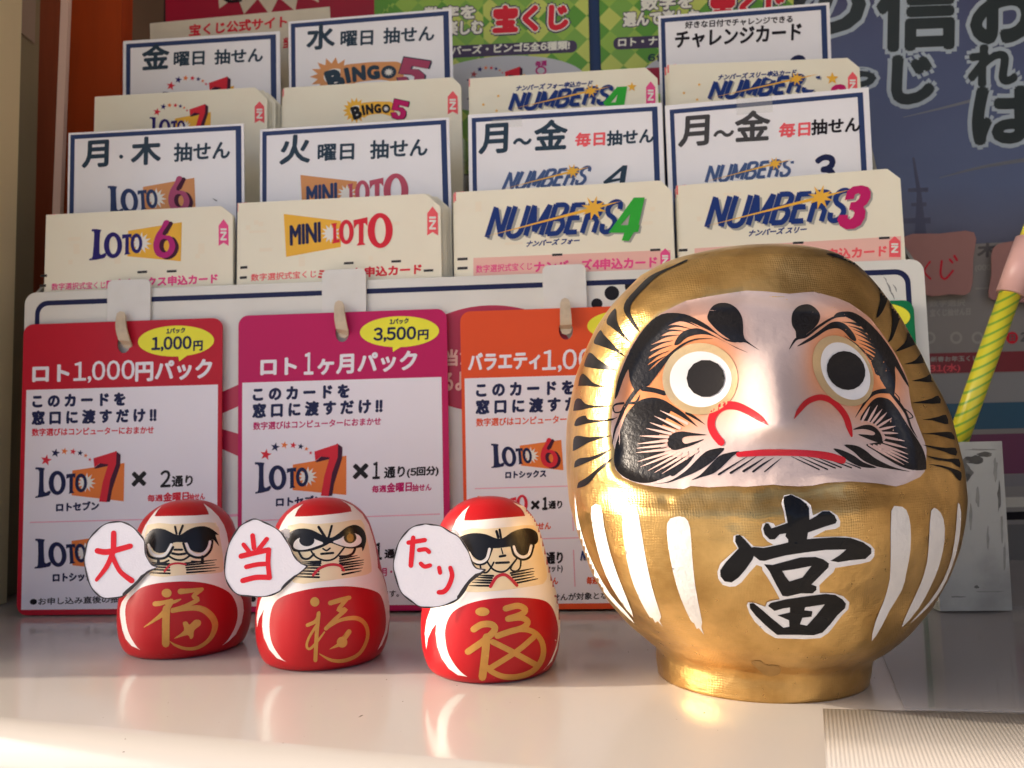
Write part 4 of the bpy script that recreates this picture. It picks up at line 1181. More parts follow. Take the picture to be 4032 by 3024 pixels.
# ---- right doll
root, rd = small_doll('tallest small red doll, black visor face, beside the gold doll', 1936, 2690.6, 272, (1940, 1952.6))
q = Q(1540, 1930, .4701)
paint_doll(root, rd, q,
    [(660, 130), (600, 180), (545, 250), (515, 330), (480, 420), (440, 560), (420, 700), (380, 860), (330, 1000), (298, 1090), (284, 1200), (297, 1335), (312, 1240), (345, 1165), (380, 1118), (374, 1200), (388, 1310), (425, 1410), (485, 1495), (560, 1548), (642, 1562), (590, 1500), (540, 1380), (700, 1200), (1280, 1200), (1310, 1400), (1275, 1505), (1345, 1430), (1388, 1320), (1412, 1180), (1410, 1050), (1388, 900), (1360, 780), (1338, 700), (1325, 600), (1310, 500), (1292, 420), (1270, 340), (1235, 265), (1180, 190), (1110, 140), (1020, 105), (1080, 150), (1105, 180), (1122, 218), (1000, 228), (850, 240), (700, 254), (612, 256), (622, 200), (640, 160)],
    [(575, 345), (800, 325), (1000, 308), (1190, 296), (1230, 400), (1262, 520), (1290, 640), (1303, 720), (1280, 775), (1230, 795), (1000, 830), (800, 850), (640, 852), (600, 800), (560, 600)],
    [(520, 1020), (600, 970), (720, 930), (880, 905), (1050, 900), (1200, 908), (1290, 930), (1340, 975), (1370, 1040), (1390, 1120), (1394, 1200), (1380, 1300), (1335, 1415), (1275, 1500), (1150, 1550), (900, 1580), (720, 1575), (642, 1562), (580, 1515), (520, 1440), (475, 1350), (455, 1240), (455, 1170), (475, 1090)],
    [cr([(575, 400), (640, 368), (720, 360), (800, 372), (880, 404), (940, 400), (1010, 352), (1090, 324), (1160, 322), (1212, 352), (1228, 400), (1220, 442), (1186, 466), (1165, 500), (1130, 540), (1090, 545), (1045, 515), (1020, 474), (900, 486), (830, 492), (810, 545), (760, 588), (710, 575), (660, 520), (620, 460)], 3)],
    [('eye_line', DBLK, 3, [S([(640, 540), (690, 605), (745, 622), (800, 600), (845, 490)], 14), S([(1008, 476), (1030, 545), (1095, 582), (1160, 558), (1190, 465)], 14), S([(922, 488), (935, 535)], 7, 0), S([(910, 556), (955, 548)], 15, 0), S([(880, 610), (985, 605)], 15, 0),
       S([(805, 600), (850, 660), (910, 685), (970, 670), (1040, 590)], 12), S([(745, 620), (760, 680), (800, 690), (835, 650), (860, 605)], 11), S([(1050, 575), (1000, 655), (1040, 680), (1078, 650), (1085, 580)], 11), S([(882, 345), (897, 396)], 17, 0), S([(908, 332), (920, 404)], 19, 0)]),
     ('eye_rim', DWHT, 4, [S([(655, 525), (690, 585), (745, 605), (800, 575), (824, 494)], 17), S([(1026, 474), (1045, 525), (1095, 562), (1148, 540), (1170, 466)], 16)]),
     ('whisker', DBLK, 3, wk([((1000, 695), (1190, 655)), ((1008, 712), (1197, 680)), ((1018, 732), (1192, 702)), ((1022, 758), (1198, 725)), ((1030, 782), (1226, 742)), ((855, 718), (740, 713)), ((845, 736), (720, 730)), ((845, 757), (700, 752)), ((840, 777), (680, 772)), ((820, 801), (655, 800))], 12)),
     ('mouth', DMTH, 4, [S([(832, 808), (880, 732), (940, 707), (990, 732), (1052, 798)], 27)]),
     ('gold_character', DGLD, 3, [ell(765, 1018, 59, 36), S([(958, 992), (1060, 968), (1122, 1000), (1085, 1042), (978, 1078)], 50.4), S([(978, 1078), (1085, 1068), (1142, 1102), (1105, 1150), (990, 1185), (890, 1220)], 50.4), S([(692, 1165), (760, 1125), (840, 1125), (868, 1168), (790, 1250), (645, 1352)], 55.2), S([(800, 1230), (785, 1400), (765, 1562)], 64.8),
       S([(890, 1218), (1050, 1168), (1180, 1182), (1260, 1270), (1268, 1390), (1200, 1500), (1080, 1555), (950, 1560), (850, 1522), (805, 1482)], 45.6), S([(850, 1270), (1000, 1345), (1205, 1458)], 48.0), S([(1195, 1228), (1050, 1350), (825, 1492)], 45.6)])])
dollR = (root, rd)
# ---- middle doll
root, rd = small_doll('small red doll with slanted wide open eyes, middle of the three', 1275, 2640, 256, (1288, 1957.6))
q = Q(880, 1920, .4581)
paint_doll(root, rd, q,
    [(687, 140), (610, 185), (550, 235), (505, 305), (470, 380), (430, 520), (400, 700), (370, 850), (320, 970), (297, 1060), (289, 1130), (293, 1200), (308, 1125), (350, 1048), (338, 1110), (335, 1200), (350, 1290), (395, 1390), (460, 1465), (545, 1497), (500, 1420), (480, 1300), (700, 1150), (1250, 1150), (1320, 1320), (1300, 1420), (1360, 1350), (1402, 1250), (1424, 1110), (1420, 980), (1395, 860), (1360, 740), (1325, 690), (1318, 600), (1300, 500), (1278, 420), (1245, 320), (1190, 230), (1110, 158), (1000, 105), (1060, 140), (1090, 170), (1100, 207), (1000, 222), (850, 238), (720, 248), (612, 250), (640, 190)],
    [(555, 330), (800, 315), (1000, 298), (1180, 278), (1215, 380), (1245, 500), (1270, 690), (1260, 730), (1200, 755), (1000, 785), (800, 810), (600, 815), (560, 600)],
    [(470, 960), (550, 920), (700, 880), (850, 858), (1050, 848), (1200, 862), (1300, 890), (1350, 930), (1380, 1020), (1393, 1130), (1385, 1230), (1345, 1340), (1300, 1420), (1180, 1490), (900, 1540), (700, 1540), (545, 1497), (480, 1440), (420, 1340), (398, 1230), (400, 1120), (425, 1020)],
    [cr([(535, 440), (565, 392), (625, 360), (695, 352), (765, 366), (835, 402), (885, 425), (935, 428), (990, 392), (1050, 345), (1110, 322), (1160, 330), (1205, 370), (1224, 440), (1212, 505), (1192, 548), (1185, 515), (1150, 520), (1080, 525), (1000, 505), (925, 478), (885, 495), (830, 520), (750, 545), (680, 552), (605, 548), (565, 500)], 3)],
    [('eye_white', DWHT, 4, [cr([(603, 500), (612, 468), (640, 440), (685, 426), (745, 426), (800, 450), (858, 478), (800, 505), (720, 530), (650, 535), (612, 520)], 3), cr([(940, 465), (1000, 440), (1050, 405), (1110, 392), (1160, 410), (1183, 445), (1170, 485), (1110, 510), (1040, 505), (985, 488)], 3)]),
     ('pupil', DBLK, 5, [ell(718, 455, 64, 50), ell(1085, 430, 54, 50)]),
     ('gold_glint', mat('dull_gold_glint', (0.22, 0.15, 0.05), 0.4, 0.4, metal=0.4, mottle=0.9, mscale=900, dirt=(0.02, 0.015, 0.01)), 6, [ell(1086, 432, 30, 36)]),
     ('eye_line', DBLK, 3, [S([(818, 340), (872, 425)], 18, 0), S([(930, 330), (903, 430)], 20, 0), S([(855, 525), (885, 541), (915, 522)], 11), S([(840, 570), (942, 562)], 15, 0), S([(755, 548), (800, 600), (880, 627), (960, 605), (1035, 518)], 12), S([(650, 555), (680, 605), (730, 612), (778, 572)], 14), S([(1000, 592), (1060, 590), (1110, 565), (1128, 525)], 16)]),
     ('whisker', DBLK, 3, wk([((1000, 612), (1148, 584)), ((998, 632), (1168, 600)), ((1000, 652), (1203, 622)), ((1005, 668), (1203, 645)), ((1015, 692), (1198, 662)), ((1020, 712), (1192, 690)), ((1020, 747), (1182, 715)), ((835, 634), (680, 640)), ((835, 650), (690, 655)), ((830, 668), (715, 668)), ((822, 692), (690, 690)), ((818, 720), (660, 716)), ((818, 745), (630, 740)), ((822, 771), (620, 766))], 12)),
     ('mouth', DMTH, 4, [S([(772, 752), (830, 692), (920, 662), (1000, 672), (1032, 712)], 24)]),
     ('gold_character', DGLD, 3, [ell(785, 982, 39, 40), S([(722, 1182), (795, 1145), (822, 1072)], [31.2, 31.2, 21.6]), S([(818, 1080), (802, 1250), (790, 1482)], 33.6), S([(795, 1190), (735, 1290), (716, 1360), (742, 1385), (800, 1330), (868, 1240)], [24.0, 21.6, 21.6, 21.6, 21.6, 9.6]), S([(918, 992), (1000, 968), (1080, 946)], [40.8, 40.8, 36.0]), S([(1060, 955), (985, 1055), (1052, 1045), (960, 1130), (880, 1212)], 33.6),
       S([(880, 1212), (1000, 1140), (1140, 1122), (1220, 1180), (1235, 1290), (1170, 1420), (1050, 1482), (930, 1482), (826, 1428)], [24.0, 28.8, 38.4, 33.6, 28.8, 28.8, 31.2, 26.4, 6.0]), S([(1078, 1238), (1020, 1318)], 43.2, 0), ell(1018, 1328, 45, 46), S([(1000, 1345), (912, 1387)], [36.0, 2.4], 0)])])
dollM = (root, rd)
# ---- left doll
root, rd = small_doll('smallest red doll, drooping half lidded eyes, leftmost of the three', 731, 2591, 245, (748, 1966))
q = Q(320, 1920, .4218)
paint_doll(root, rd, q,
    [(755, 170), (690, 225), (640, 290), (600, 350), (570, 420), (540, 560), (520, 700), (500, 850), (430, 1000), (380, 1070), (364, 1130), (364, 1190), (374, 1260), (387, 1330), (415, 1410), (470, 1475), (557, 1515), (510, 1430), (500, 1300), (700, 1150), (1350, 1150), (1370, 1380), (1315, 1472), (1372, 1435), (1440, 1370), (1495, 1260), (1515, 1150), (1505, 1050), (1455, 965), (1400, 890), (1375, 780), (1370, 640), (1372, 520), (1358, 430), (1330, 350), (1280, 270), (1210, 200), (1140, 150), (1165, 190), (1185, 230), (1190, 252), (1050, 262), (850, 266), (685, 268), (715, 215)],
    [(620, 350), (850, 342), (1050, 335), (1255, 330), (1290, 450), (1315, 600), (1325, 720), (1310, 790), (1100, 808), (900, 820), (640, 820), (600, 600)],
    [(500, 985), (560, 935), (700, 895), (850, 880), (1000, 876), (1150, 890), (1280, 925), (1380, 980), (1430, 1050), (1455, 1130), (1455, 1220), (1430, 1310), (1380, 1400), (1315, 1470), (1180, 1530), (900, 1560), (700, 1555), (557, 1515), (490, 1440), (440, 1340), (418, 1230), (415, 1130), (440, 1050)],
    [cr([(600, 470), (640, 408), (705, 382), (785, 392), (865, 432), (925, 442), (985, 402), (1065, 368), (1155, 362), (1225, 392), (1282, 442), (1252, 440), (1262, 480), (1286, 548), (1240, 495), (1215, 485), (1190, 555), (1140, 600), (1080, 606), (1020, 580), (985, 520), (920, 510), (860, 515), (830, 560), (790, 600), (730, 612), (680, 590), (640, 530), (612, 560), (600, 520)], 2)],
    [('eye_line', DBLK, 3, [S([(608, 560), (640, 640), (720, 664), (800, 645), (858, 556)], 17), S([(953, 520), (990, 612), (1070, 652), (1150, 642), (1207, 580), (1222, 495)], 17), S([(876, 365), (890, 432)], 20, 0), S([(948, 357), (918, 432)], 22, 0), S([(870, 580), (942, 580)], 15, 0), S([(850, 614), (910, 624), (972, 616)], 17, 3), S([(818, 640), (880, 672), (950, 674), (1008, 640)], 14), S([(722, 655), (722, 702)], 28, 0), S([(722, 705), (770, 700), (818, 680)], 13, 3), S([(1130, 645), (1130, 700)], 28, 0), S([(1030, 688), (1130, 695)], 12, 0)]),
     ('eye_rim', DWHT, 4, [S([(632, 535), (660, 610), (722, 640), (790, 618), (842, 532)], 18), S([(982, 525), (1012, 590), (1072, 628), (1142, 612), (1185, 560), (1200, 505)], 18)]),
     ('whisker', DBLK, 3, wk([((970, 707), (1262, 674)), ((975, 724), (1242, 700)), ((980, 747), (1250, 722)), ((985, 768), (1284, 745)), ((985, 794), (1250, 775)), ((822, 711), (640, 700)), ((822, 723), (655, 716)), ((822, 746), (680, 741)), ((825, 771), (670, 766)), ((828, 801), (650, 796))], 12)),
     ('mouth', DMTH, 4, [S([(778, 782), (830, 722), (900, 706), (972, 716)], 19)]),
     ('gold_character', DGLD, 3, [ell(798, 985, 46, 40), S([(690, 1085), (750, 1078), (832, 1052)], [48.0, 43.2, 24.0]), S([(840, 1062), (760, 1180), (588, 1302)], [52.8, 45.6, 4.8]), S([(795, 1130), (790, 1300), (790, 1456)], 69.6), S([(925, 970), (1020, 962), (1128, 948)], [52.8, 40.8, 31.2]), S([(1115, 955), (1045, 1015), (1088, 1045), (970, 1105), (850, 1140)], [40.8, 36.0, 40.8, 33.6, 31.2]), S([(800, 1085), (880, 1062), (930, 1042)], [36.0, 28.8, 7.2]),
       S([(850, 1152), (980, 1130), (1110, 1128), (1210, 1195), (1248, 1290), (1200, 1410), (1090, 1490), (980, 1502), (880, 1470), (828, 1434)], [36.0, 40.8, 55.2, 62.4, 55.2, 38.4, 31.2, 28.8, 16.8, 3.6]), cr([(948, 1262), (985, 1250), (1012, 1278), (1060, 1235), (1110, 1240), (1112, 1282), (1055, 1330), (1045, 1392), (1018, 1412), (990, 1375), (866, 1409), (958, 1335)], 3)])])
dollL = (root, rd)

# ================================================================ paper speech bubbles stuck to the dolls
BPAP = mat('white_bubble_paper', alb(212, 202, 222), 0.75, 0.2, mottle=0.1, mscale=80, bump=0.15, bscale=1400)
MARK = mat('red_marker', alb(204, 34, 50), 0.6, 0.2, mottle=0.3, mscale=220, dirt=alb(180, 20, 38))
PEN = mat('black_marker', alb(36, 32, 40), 0.5)
def bubble(doll, q, out, thick, chars_, label, tab=None):
    rd = doll[1]
    P = q(cr(out, 5))
    ys = []
    for x, y in densify(P, 20) + q([(o[0] * .5 + np.mean(out, 0)[0] * .5, o[1] * .5 + np.mean(out, 0)[1] * .5) for o in out]):
        loc, n = rd.hit(x, y)
        if loc is not None: ys.append(loc.y)
    y0 = min(ys) - 0.0006
    n = np.array([0.0, -1.0, 0])
    P3 = [onpl(x, y, np.array([0, y0, 0]), n) for x, y in P]
    o = prism('speech_bubble', P3, (0, 0.00025, 0), BPAP)
    tag(o, label, 'speech bubble', 'paper speech bubbles on the dolls')
    if tab:
        T3 = [onpl(x, y, np.array([0, y0 + 0.0005, 0]), n) for x, y in q(tab)]
        prism('tape_tab', T3, (0, 0.0001, 0), mat('clear_tape_tab', (0.62, 0.6, 0.62), 0.1, 0.6, alpha=0.55), o)
    s = Sheet(o, (0, y0, 0), n)
    A = np.array(P)
    c = A.mean(0)
    # hand drawn rim, thicker along the lower right
    N = len(A)
    d = np.roll(A, -1, 0) - np.roll(A, 1, 0)
    nr = np.stack([d[:, 1], -d[:, 0]], 1); nr /= np.linalg.norm(nr, axis=1, keepdims=True)
    if np.mean(np.sum(nr * (A - c), 1)) > 0: nr = -nr
    w = np.array([5.0 + 1.6 * math.sin(i * 0.7) + thick(a) for i, a in enumerate(A)])
    inn = A + nr * w[:, None]
    s._add('pen_outline', PEN, [tuple(p) for p in A] + [tuple(p) for p in inn], [(i, (i + 1) % N, N + (i + 1) % N, N + i) for i in range(N)], 1)
    for pts, wd in chars_:
        s.poly('red_character', MARK, q(stroke(pts, wd, 5 if len(pts) > 2 else 0)), 1)
    s.done()
def thk(q, pts, k):
    (a, b) = q(pts)
    a, b = np.array(a), np.array(b)
    def f(p):
        t = np.dot(p - a, b - a) / np.dot(b - a, b - a)
        dd = np.linalg.norm(p - (a + (b - a) * max(0, min(1, t))))
        return k * math.exp(-(dd / 30) ** 2) * (1 if 0 < t < 1 else 0.3)
    return f
q = Q(320, 1920, .4218)
bubble(dollL, q, [(355, 312), (250, 325), (150, 385), (70, 480), (28, 600), (25, 700), (50, 840), (100, 950), (170, 1020), (260, 1040), (360, 1030), (430, 990), (520, 905), (620, 800), (715, 742), (660, 710), (612, 640), (600, 540), (580, 470), (520, 400), (440, 335)], thk(q, [(400, 1020), (600, 820)], 8),
       [([(302, 425), (300, 600)], 52), ([(150, 590), (250, 600), (458, 546)], [54, 56, 50]), ([(290, 620), (235, 740), (142, 862)], [50, 46, 34]), ([(290, 640), (360, 780), (470, 868)], [46, 44, 54])], 'round paper speech bubble with red character, leftmost')
q = Q(880, 1920, .4581)
bubble(dollM, q, [(255, 265), (180, 300), (110, 360), (50, 470), (8, 620), (10, 760), (50, 860), (130, 925), (240, 940), (380, 938), (470, 905), (540, 845), (620, 770), (725, 678), (670, 650), (610, 580), (560, 480), (500, 385), (400, 315), (320, 280)], thk(q, [(500, 880), (640, 760)], 5),
       [([(250, 412), (262, 520)], 42), ([(372, 442), (298, 535)], 40), ([(172, 490), (218, 550)], 38), ([(150, 590), (270, 560), (388, 535)], 46), ([(388, 540), (383, 650), (395, 775)], 42), ([(195, 682), (280, 662), (370, 655)], 40), ([(165, 800), (280, 772), (395, 772)], 46)], 'paper speech bubble with many stroked red character on the middle doll', [(480, 380), (530, 350), (572, 362), (565, 430), (520, 440)])
q = Q(1540, 1930, .4701)
bubble(dollR, q, [(270, 280), (200, 295), (130, 340), (70, 420), (30, 520), (15, 640), (40, 760), (90, 870), (180, 945), (260, 985), (360, 985), (480, 960), (560, 920), (620, 850), (670, 770), (795, 670), (720, 650), (680, 590), (640, 490), (580, 400), (500, 345), (420, 300), (340, 282)], thk(q, [(560, 920), (740, 720)], 10),
       [([(145, 440), (282, 418)], 38), ([(185, 398), (176, 500), (165, 632)], [38, 44, 40]), ([(232, 502), (290, 496), (318, 518)], 36), ([(248, 615), (280, 640), (326, 630)], 36), ([(402, 650), (410, 692)], 36), ([(496, 650), (510, 720), (478, 810), (440, 850), (400, 856)], [36, 40, 40, 42, 40])], 'paper speech bubble with two red hiragana on the right doll', [(500, 330), (540, 325), (585, 385), (560, 420), (510, 380)])
# ================================================================ big gold doll
def gold_mat():
    m = bpy.data.materials.new('gold_leaf_paint'); m.use_nodes = True
    nt = m.node_tree; b = nt.nodes['Principled BSDF']
    b.inputs['Metallic'].default_value = 0.92
    tc = nt.nodes.new('ShaderNodeTexCoord')
    def noise(scale, detail=4, rough=0.55):
        n = nt.nodes.new('ShaderNodeTexNoise'); n.inputs['Scale'].default_value = scale; n.inputs['Detail'].default_value = detail; n.inputs['Roughness'].default_value = rough
        nt.links.new(tc.outputs['Object'], n.inputs['Vector']); return n
    n1 = noise(55, 6)
    rp = nt.nodes.new('ShaderNodeValToRGB')
    e = rp.color_ramp.elements
    e[0].position = 0.3; e[0].color = (0.44, 0.26, 0.08, 1); e[1].position = 0.72; e[1].color = (0.88, 0.585, 0.225, 1)
    nt.links.new(n1.outputs['Fac'], rp.inputs['Fac']); nt.links.new(rp.outputs[0], b.inputs['Base Color'])
    n2 = noise(260, 8, 0.75)
    mr = nt.nodes.new('ShaderNodeMapRange'); mr.inputs['To Min'].default_value = 0.18; mr.inputs['To Max'].default_value = 0.44
    nt.links.new(n2.outputs['Fac'], mr.inputs['Value']); nt.links.new(mr.outputs[0], b.inputs['Roughness'])
    # woven cloth under the paint
    hs = []
    for rot in ((0, 0, 0), (0, R(90), 0)):
        mp = nt.nodes.new('ShaderNodeMapping'); mp.inputs['Rotation'].default_value = rot
        w = nt.nodes.new('ShaderNodeTexWave'); w.wave_type = 'BANDS'; w.bands_direction = 'X'; w.inputs['Scale'].default_value = 470; w.inputs['Distortion'].default_value = 7; w.inputs['Detail'].default_value = 3; w.inputs['Detail Scale'].default_value = 0.6
        nt.links.new(tc.outputs['Object'], mp.inputs['Vector']); nt.links.new(mp.outputs[0], w.inputs['Vector'])
        hs.append(w)
    n3 = noise(420, 4, 0.65); n4 = noise(60, 3)
    # weave only shows in patches; horizontal brush drag over it
    pt = nt.nodes.new('ShaderNodeMapRange'); pt.inputs['From Min'].default_value = 0.45; pt.inputs['From Max'].default_value = 0.72; pt.inputs['To Max'].default_value = 0.4; pt.inputs['To Min'].default_value = 0.06
    nt.links.new(n4.outputs['Fac'], pt.inputs['Value'])
    mpd = nt.nodes.new('ShaderNodeMapping'); mpd.inputs['Scale'].default_value = (1, 1, 5); n6 = nt.nodes.new('ShaderNodeTexNoise'); n6.inputs['Scale'].default_value = 150; n6.inputs['Detail'].default_value = 5
    nt.links.new(tc.outputs['Object'], mpd.inputs['Vector']); nt.links.new(mpd.outputs[0], n6.inputs['Vector'])
    ns = nt.nodes.new('ShaderNodeMath'); ns.operation = 'ADD'; nt.links.new(n3.outputs['Fac'], ns.inputs[0]); nt.links.new(n6.outputs['Fac'], ns.inputs[1])
    ad = nt.nodes.new('ShaderNodeMath'); ad.operation = 'ADD'
    nt.links.new(hs[0].outputs['Fac'], ad.inputs[0]); nt.links.new(hs[1].outputs['Fac'], ad.inputs[1])
    ml = nt.nodes.new('ShaderNodeMath'); ml.operation = 'MULTIPLY_ADD'
    nt.links.new(ad.outputs[0], ml.inputs[0]); nt.links.new(pt.outputs[0], ml.inputs[1]); nt.links.new(ns.outputs[0], ml.inputs[2])
    bm = nt.nodes.new('ShaderNodeBump'); bm.inputs['Strength'].default_value = 0.5; bm.inputs['Distance'].default_value = 0.0002
    b2 = nt.nodes.new('ShaderNodeBump'); b2.inputs['Strength'].default_value = 0.7; b2.inputs['Distance'].default_value = 0.0014
    n5 = noise(70, 3, 0.5); nt.links.new(n5.outputs['Fac'], b2.inputs['Height'])
    nt.links.new(ml.outputs[0], bm.inputs['Height']); nt.links.new(b2.outputs[0], bm.inputs['Normal']); nt.links.new(bm.outputs[0], b.inputs['Normal'])
    return m
GOLD = gold_mat()
def face_mat():
    m = mat('pale_pink_face_paint', (0.80, 0.64, 0.60), 0.5, 0.4, bump=0.25, bscale=420)
    nt = m.node_tree; b = nt.nodes['Principled BSDF']
    at = nt.nodes.new('ShaderNodeAttribute'); at.attribute_name = 'tint'
    mx = nt.nodes.new('ShaderNodeMix'); mx.data_type = 'RGBA'
    mx.inputs['A'].default_value = (0.60, 0.485, 0.455, 1); mx.inputs['B'].default_value = (0.70, 0.25, 0.08, 1)
    nt.links.new(at.outputs['Fac'], mx.inputs['Factor']); nt.links.new(mx.outputs['Result'], b.inputs['Base Color'])
    return m
FACE = face_mat()
GBLK = mat('satin_black_brushwork', (0.010, 0.009, 0.010), 0.36, 0.40, bump=0.35, bscale=950)
HBLK = mat('black_hood_brushwork', (0.008, 0.008, 0.009), 0.3, 0.16)
SKIN = mat('pale_pink_spike_paint', (0.68, 0.46, 0.40), 0.5, 0.4)
GRED = mat('bright_red_brushwork', (0.58, 0.012, 0.022), 0.32, 0.5)
EYEW = mat('white_eye_paper', (0.78, 0.77, 0.76), 0.5)
PUP = mat('black_eye_paper', (0.016, 0.014, 0.014), 0.65, 0.3, bump=0.1, bscale=1500)
RINGM = mat('gold_eye_ring', (0.72, 0.54, 0.30), 0.30, 0.5, metal=0.5, mottle=0.3, mscale=200, bump=0.2, bscale=700)
STRW = mat('white_brush_stripe', (0.78, 0.75, 0.70), 0.5, 0.4, mottle=0.2, mscale=200, bump=0.3, bscale=600)
STK1 = mat('white_sticker_vinyl', (0.80, 0.78, 0.76), 0.25, 0.5)
STK2 = mat('black_sticker_vinyl', (0.007, 0.007, 0.008), 0.2, 0.22)

_f = onz(3014, 2776)
_d = _f[:2] / np.linalg.norm(_f[:2])
_rb = 0.0325
GC = np.array([*(_f[:2] + _d * _rb), 0.0])
VIEW = np.array([_d[0], _d[1], 0])                     # away from the camera
LAT = np.array([_d[1], -_d[0], 0])                     # to the right
def sz(x, y, front=0.0):
    p = onpl(x, y, GC - VIEW * front, VIEW) - GC
    return float(p @ LAT), float(p[2])
outL = [(2968, 983), (2850, 995), (2738, 1023), (2584, 1073), (2507, 1123), (2454, 1184), (2407, 1238), (2354, 1315), (2315, 1400), (2281, 1492), (2261, 1584), (2248, 1668), (2246, 1745), (2250, 1849), (2261, 1963), (2290, 2068), (2338, 2207), (2395, 2321), (2468, 2418), (2550, 2492), (2586, 2520), (2589, 2536), (2584, 2560), (2590, 2614), (2602, 2652)]
outR = [(3084, 985), (3222, 996), (3314, 1019), (3383, 1061), (3445, 1123), (3491, 1184), (3545, 1261), (3583, 1330), (3622, 1400), (3660, 1484), (3699, 1553), (3737, 1638), (3764, 1745), (3788, 1853), (3799, 1963), (3791, 2044), (3770, 2150), (3730, 2256), (3665, 2370), (3583, 2463), (3502, 2532), (3440, 2566), (3432, 2580), (3433, 2600), (3428, 2646), (3418, 2672)]
aL = np.array(sorted([sz(*p) for p in outL], key=lambda t: t[1])); aR = np.array(sorted([sz(*p) for p in outR], key=lambda t: t[1]))
ZTOP = max(aL[-1, 1], aR[-1, 1]) + 0.0008
def widths(z):
    l = np.interp(z, np.append(aL[:, 1], ZTOP), np.append(aL[:, 0], 0.001)); r = np.interp(z, np.append(aR[:, 1], ZTOP), np.append(aR[:, 0], 0.001))
    return l, r
nz, nphi = 190, 300
zz = np.concatenate([np.linspace(0, ZTOP * 0.93, 160), ZTOP * (0.93 + 0.07 * np.sin(np.linspace(0, math.pi / 2, 31)[1:]))])
Wl, Wr = [], []
for z in zz:
    l, r = widths(z); Wl.append(l); Wr.append(r)
def sm(a, k=5):
    a = np.array(a); p = np.pad(a, k, mode='edge'); w = np.hanning(2 * k + 1); w /= w.sum()
    return np.convolve(p, w, mode='valid')
Wl, Wr = sm(Wl, 4), sm(Wr, 4)
Wl[-1] = Wr[-1] = 0.5 * (Wl[-1] + Wr[-1])
cc, aa = (Wl + Wr) / 2, (Wr - Wl) / 2
face_px = Q(2250, 980, .3617)([(480, 1620), (500, 1450), (540, 1290), (600, 1170), (670, 1020), (760, 900), (850, 810), (960, 710), (1090, 640), (1250, 565), (1480, 520), (1700, 485), (1900, 455), (2100, 462)]) + \
    Q(3000, 980, .3617)([(150, 475), (300, 490), (450, 475), (560, 468), (650, 490), (800, 530), (950, 590), (1080, 680), (1180, 760), (1290, 900), (1380, 1030), (1460, 1150), (1530, 1290), (1590, 1440)]) + \
    Q(3000, 1480, .3617)([(1600, 180), (1625, 330), (1680, 490), (1730, 620), (1770, 720), (1790, 800), (1785, 960), (1770, 1040), (1720, 1100), (1560, 1175), (1460, 1205), (1250, 1170), (970, 1150), (700, 1165), (560, 1195), (400, 1205), (200, 1195)]) + \
    Q(2250, 1480, .3617)([(2200, 1185), (1900, 1210), (1750, 1200), (1500, 1215), (1300, 1200), (1220, 1235), (1000, 1220), (800, 1190), (700, 1165), (560, 1110), (480, 1020), (460, 930), (470, 800), (450, 740), (430, 600), (440, 400), (470, 250)])
FD = 0.045
face_sz = np.array([sz(x, y, FD) for x, y in face_px])
def sdist(S, L):
    """signed distance, positive inside"""
    dmin = np.full(len(S), 1e9)
    for i in range(len(L)):
        a, b = L[i], L[(i + 1) % len(L)]
        ab = b - a
        t = np.clip(((S - a) @ ab) / max(ab @ ab, 1e-12), 0, 1)
        dmin = np.minimum(dmin, np.linalg.norm(S - (a + t[:, None] * ab), axis=1))
    return np.where(winding(S, L) != 0, dmin, -dmin)
def sstep(x): x = np.clip(x, 0, 1); return x * x * (3 - 2 * x)
def relief(s, z):
    """how far the front swells towards the viewer, metres"""
    S = np.stack([s, z], 1)
    D = np.zeros(len(s))
    sd = sdist(S, face_sz)
    D -= 0.0030 * sstep((sd + 0.0012) / 0.0042)
    g = lambda x, y, h, sx, sy, rot=0.0: _g(S, sz(x, y, FD), h, sx, sy, rot)
    D += g(2760, 1492, -0.0026, 0.0100, 0.0095) + g(3322, 1462, -0.0026, 0.0095, 0.0100)
    D += g(2790, 1300, 0.0026, 0.013, 0.0045, R(-18)) + g(3290, 1290, 0.0026, 0.012, 0.0045, R(22))
    s0, z0 = sz(3042, 1330, FD); s1, z1 = sz(3070, 1668, FD)
    t = np.clip((z0 - z) / (z0 - z1), 0, 1)
    sr = s0 + (s1 - s0) * t
    hgt = 0.0100 * sstep(t) ** 0.8 * np.where(z < z1, np.exp(-((z1 - z) / 0.0046) ** 2), 1)
    sg = np.where(s > sr, 0.0040 + 0.0008 * t, 0.0048 + 0.0014 * t)
    D += hgt * np.exp(-0.5 * ((s - sr) / sg) ** 2)
    D += g(2870, 1690, 0.0018, 0.0075, 0.0065) + g(3225, 1672, 0.0018, 0.0065, 0.0065)
    D += g(3060, 1800, 0.0018, 0.024, 0.0040) + g(3040, 1872, 0.0026, 0.032, 0.0034)
    D += g(3100, 1836, -0.0008, 0.022, 0.0016)
    D += g(2560, 1790, 0.0014, 0.010, 0.010) + g(3540, 1760, 0.0014, 0.010, 0.010)
    _, zc = sz(3020, 1925, FD); _, zl = sz(3020, 2330, FD)
    D += 0.0040 * sstep((zc + 0.002 - z) / 0.0085) * (1 - sstep((zc - z - 0.012) / (zc - zl))) * np.exp(-(s / 0.046) ** 4)
    rnd = np.random.RandomState(3)
    for _ in range(70):
        x, y = rnd.uniform(2280, 3760), rnd.uniform(1000, 2640)
        D += _g(S, sz(x, y, FD * 0.9), rnd.uniform(-0.00035, 0.00040), rnd.uniform(0.0015, 0.005), rnd.uniform(0.001, 0.003), rnd.uniform(0, 3))
    for x, y, h, w in ((2642, 1965, -0.0009, 0.0009), (2898, 2042, -0.0005, 0.0008), (2965, 1940, 0.0006, 0.0018), (3040, 2600, -0.0004, 0.003), (3250, 2540, 0.0005, 0.004)):
        D += g(x, y, h, w, w)
    return D
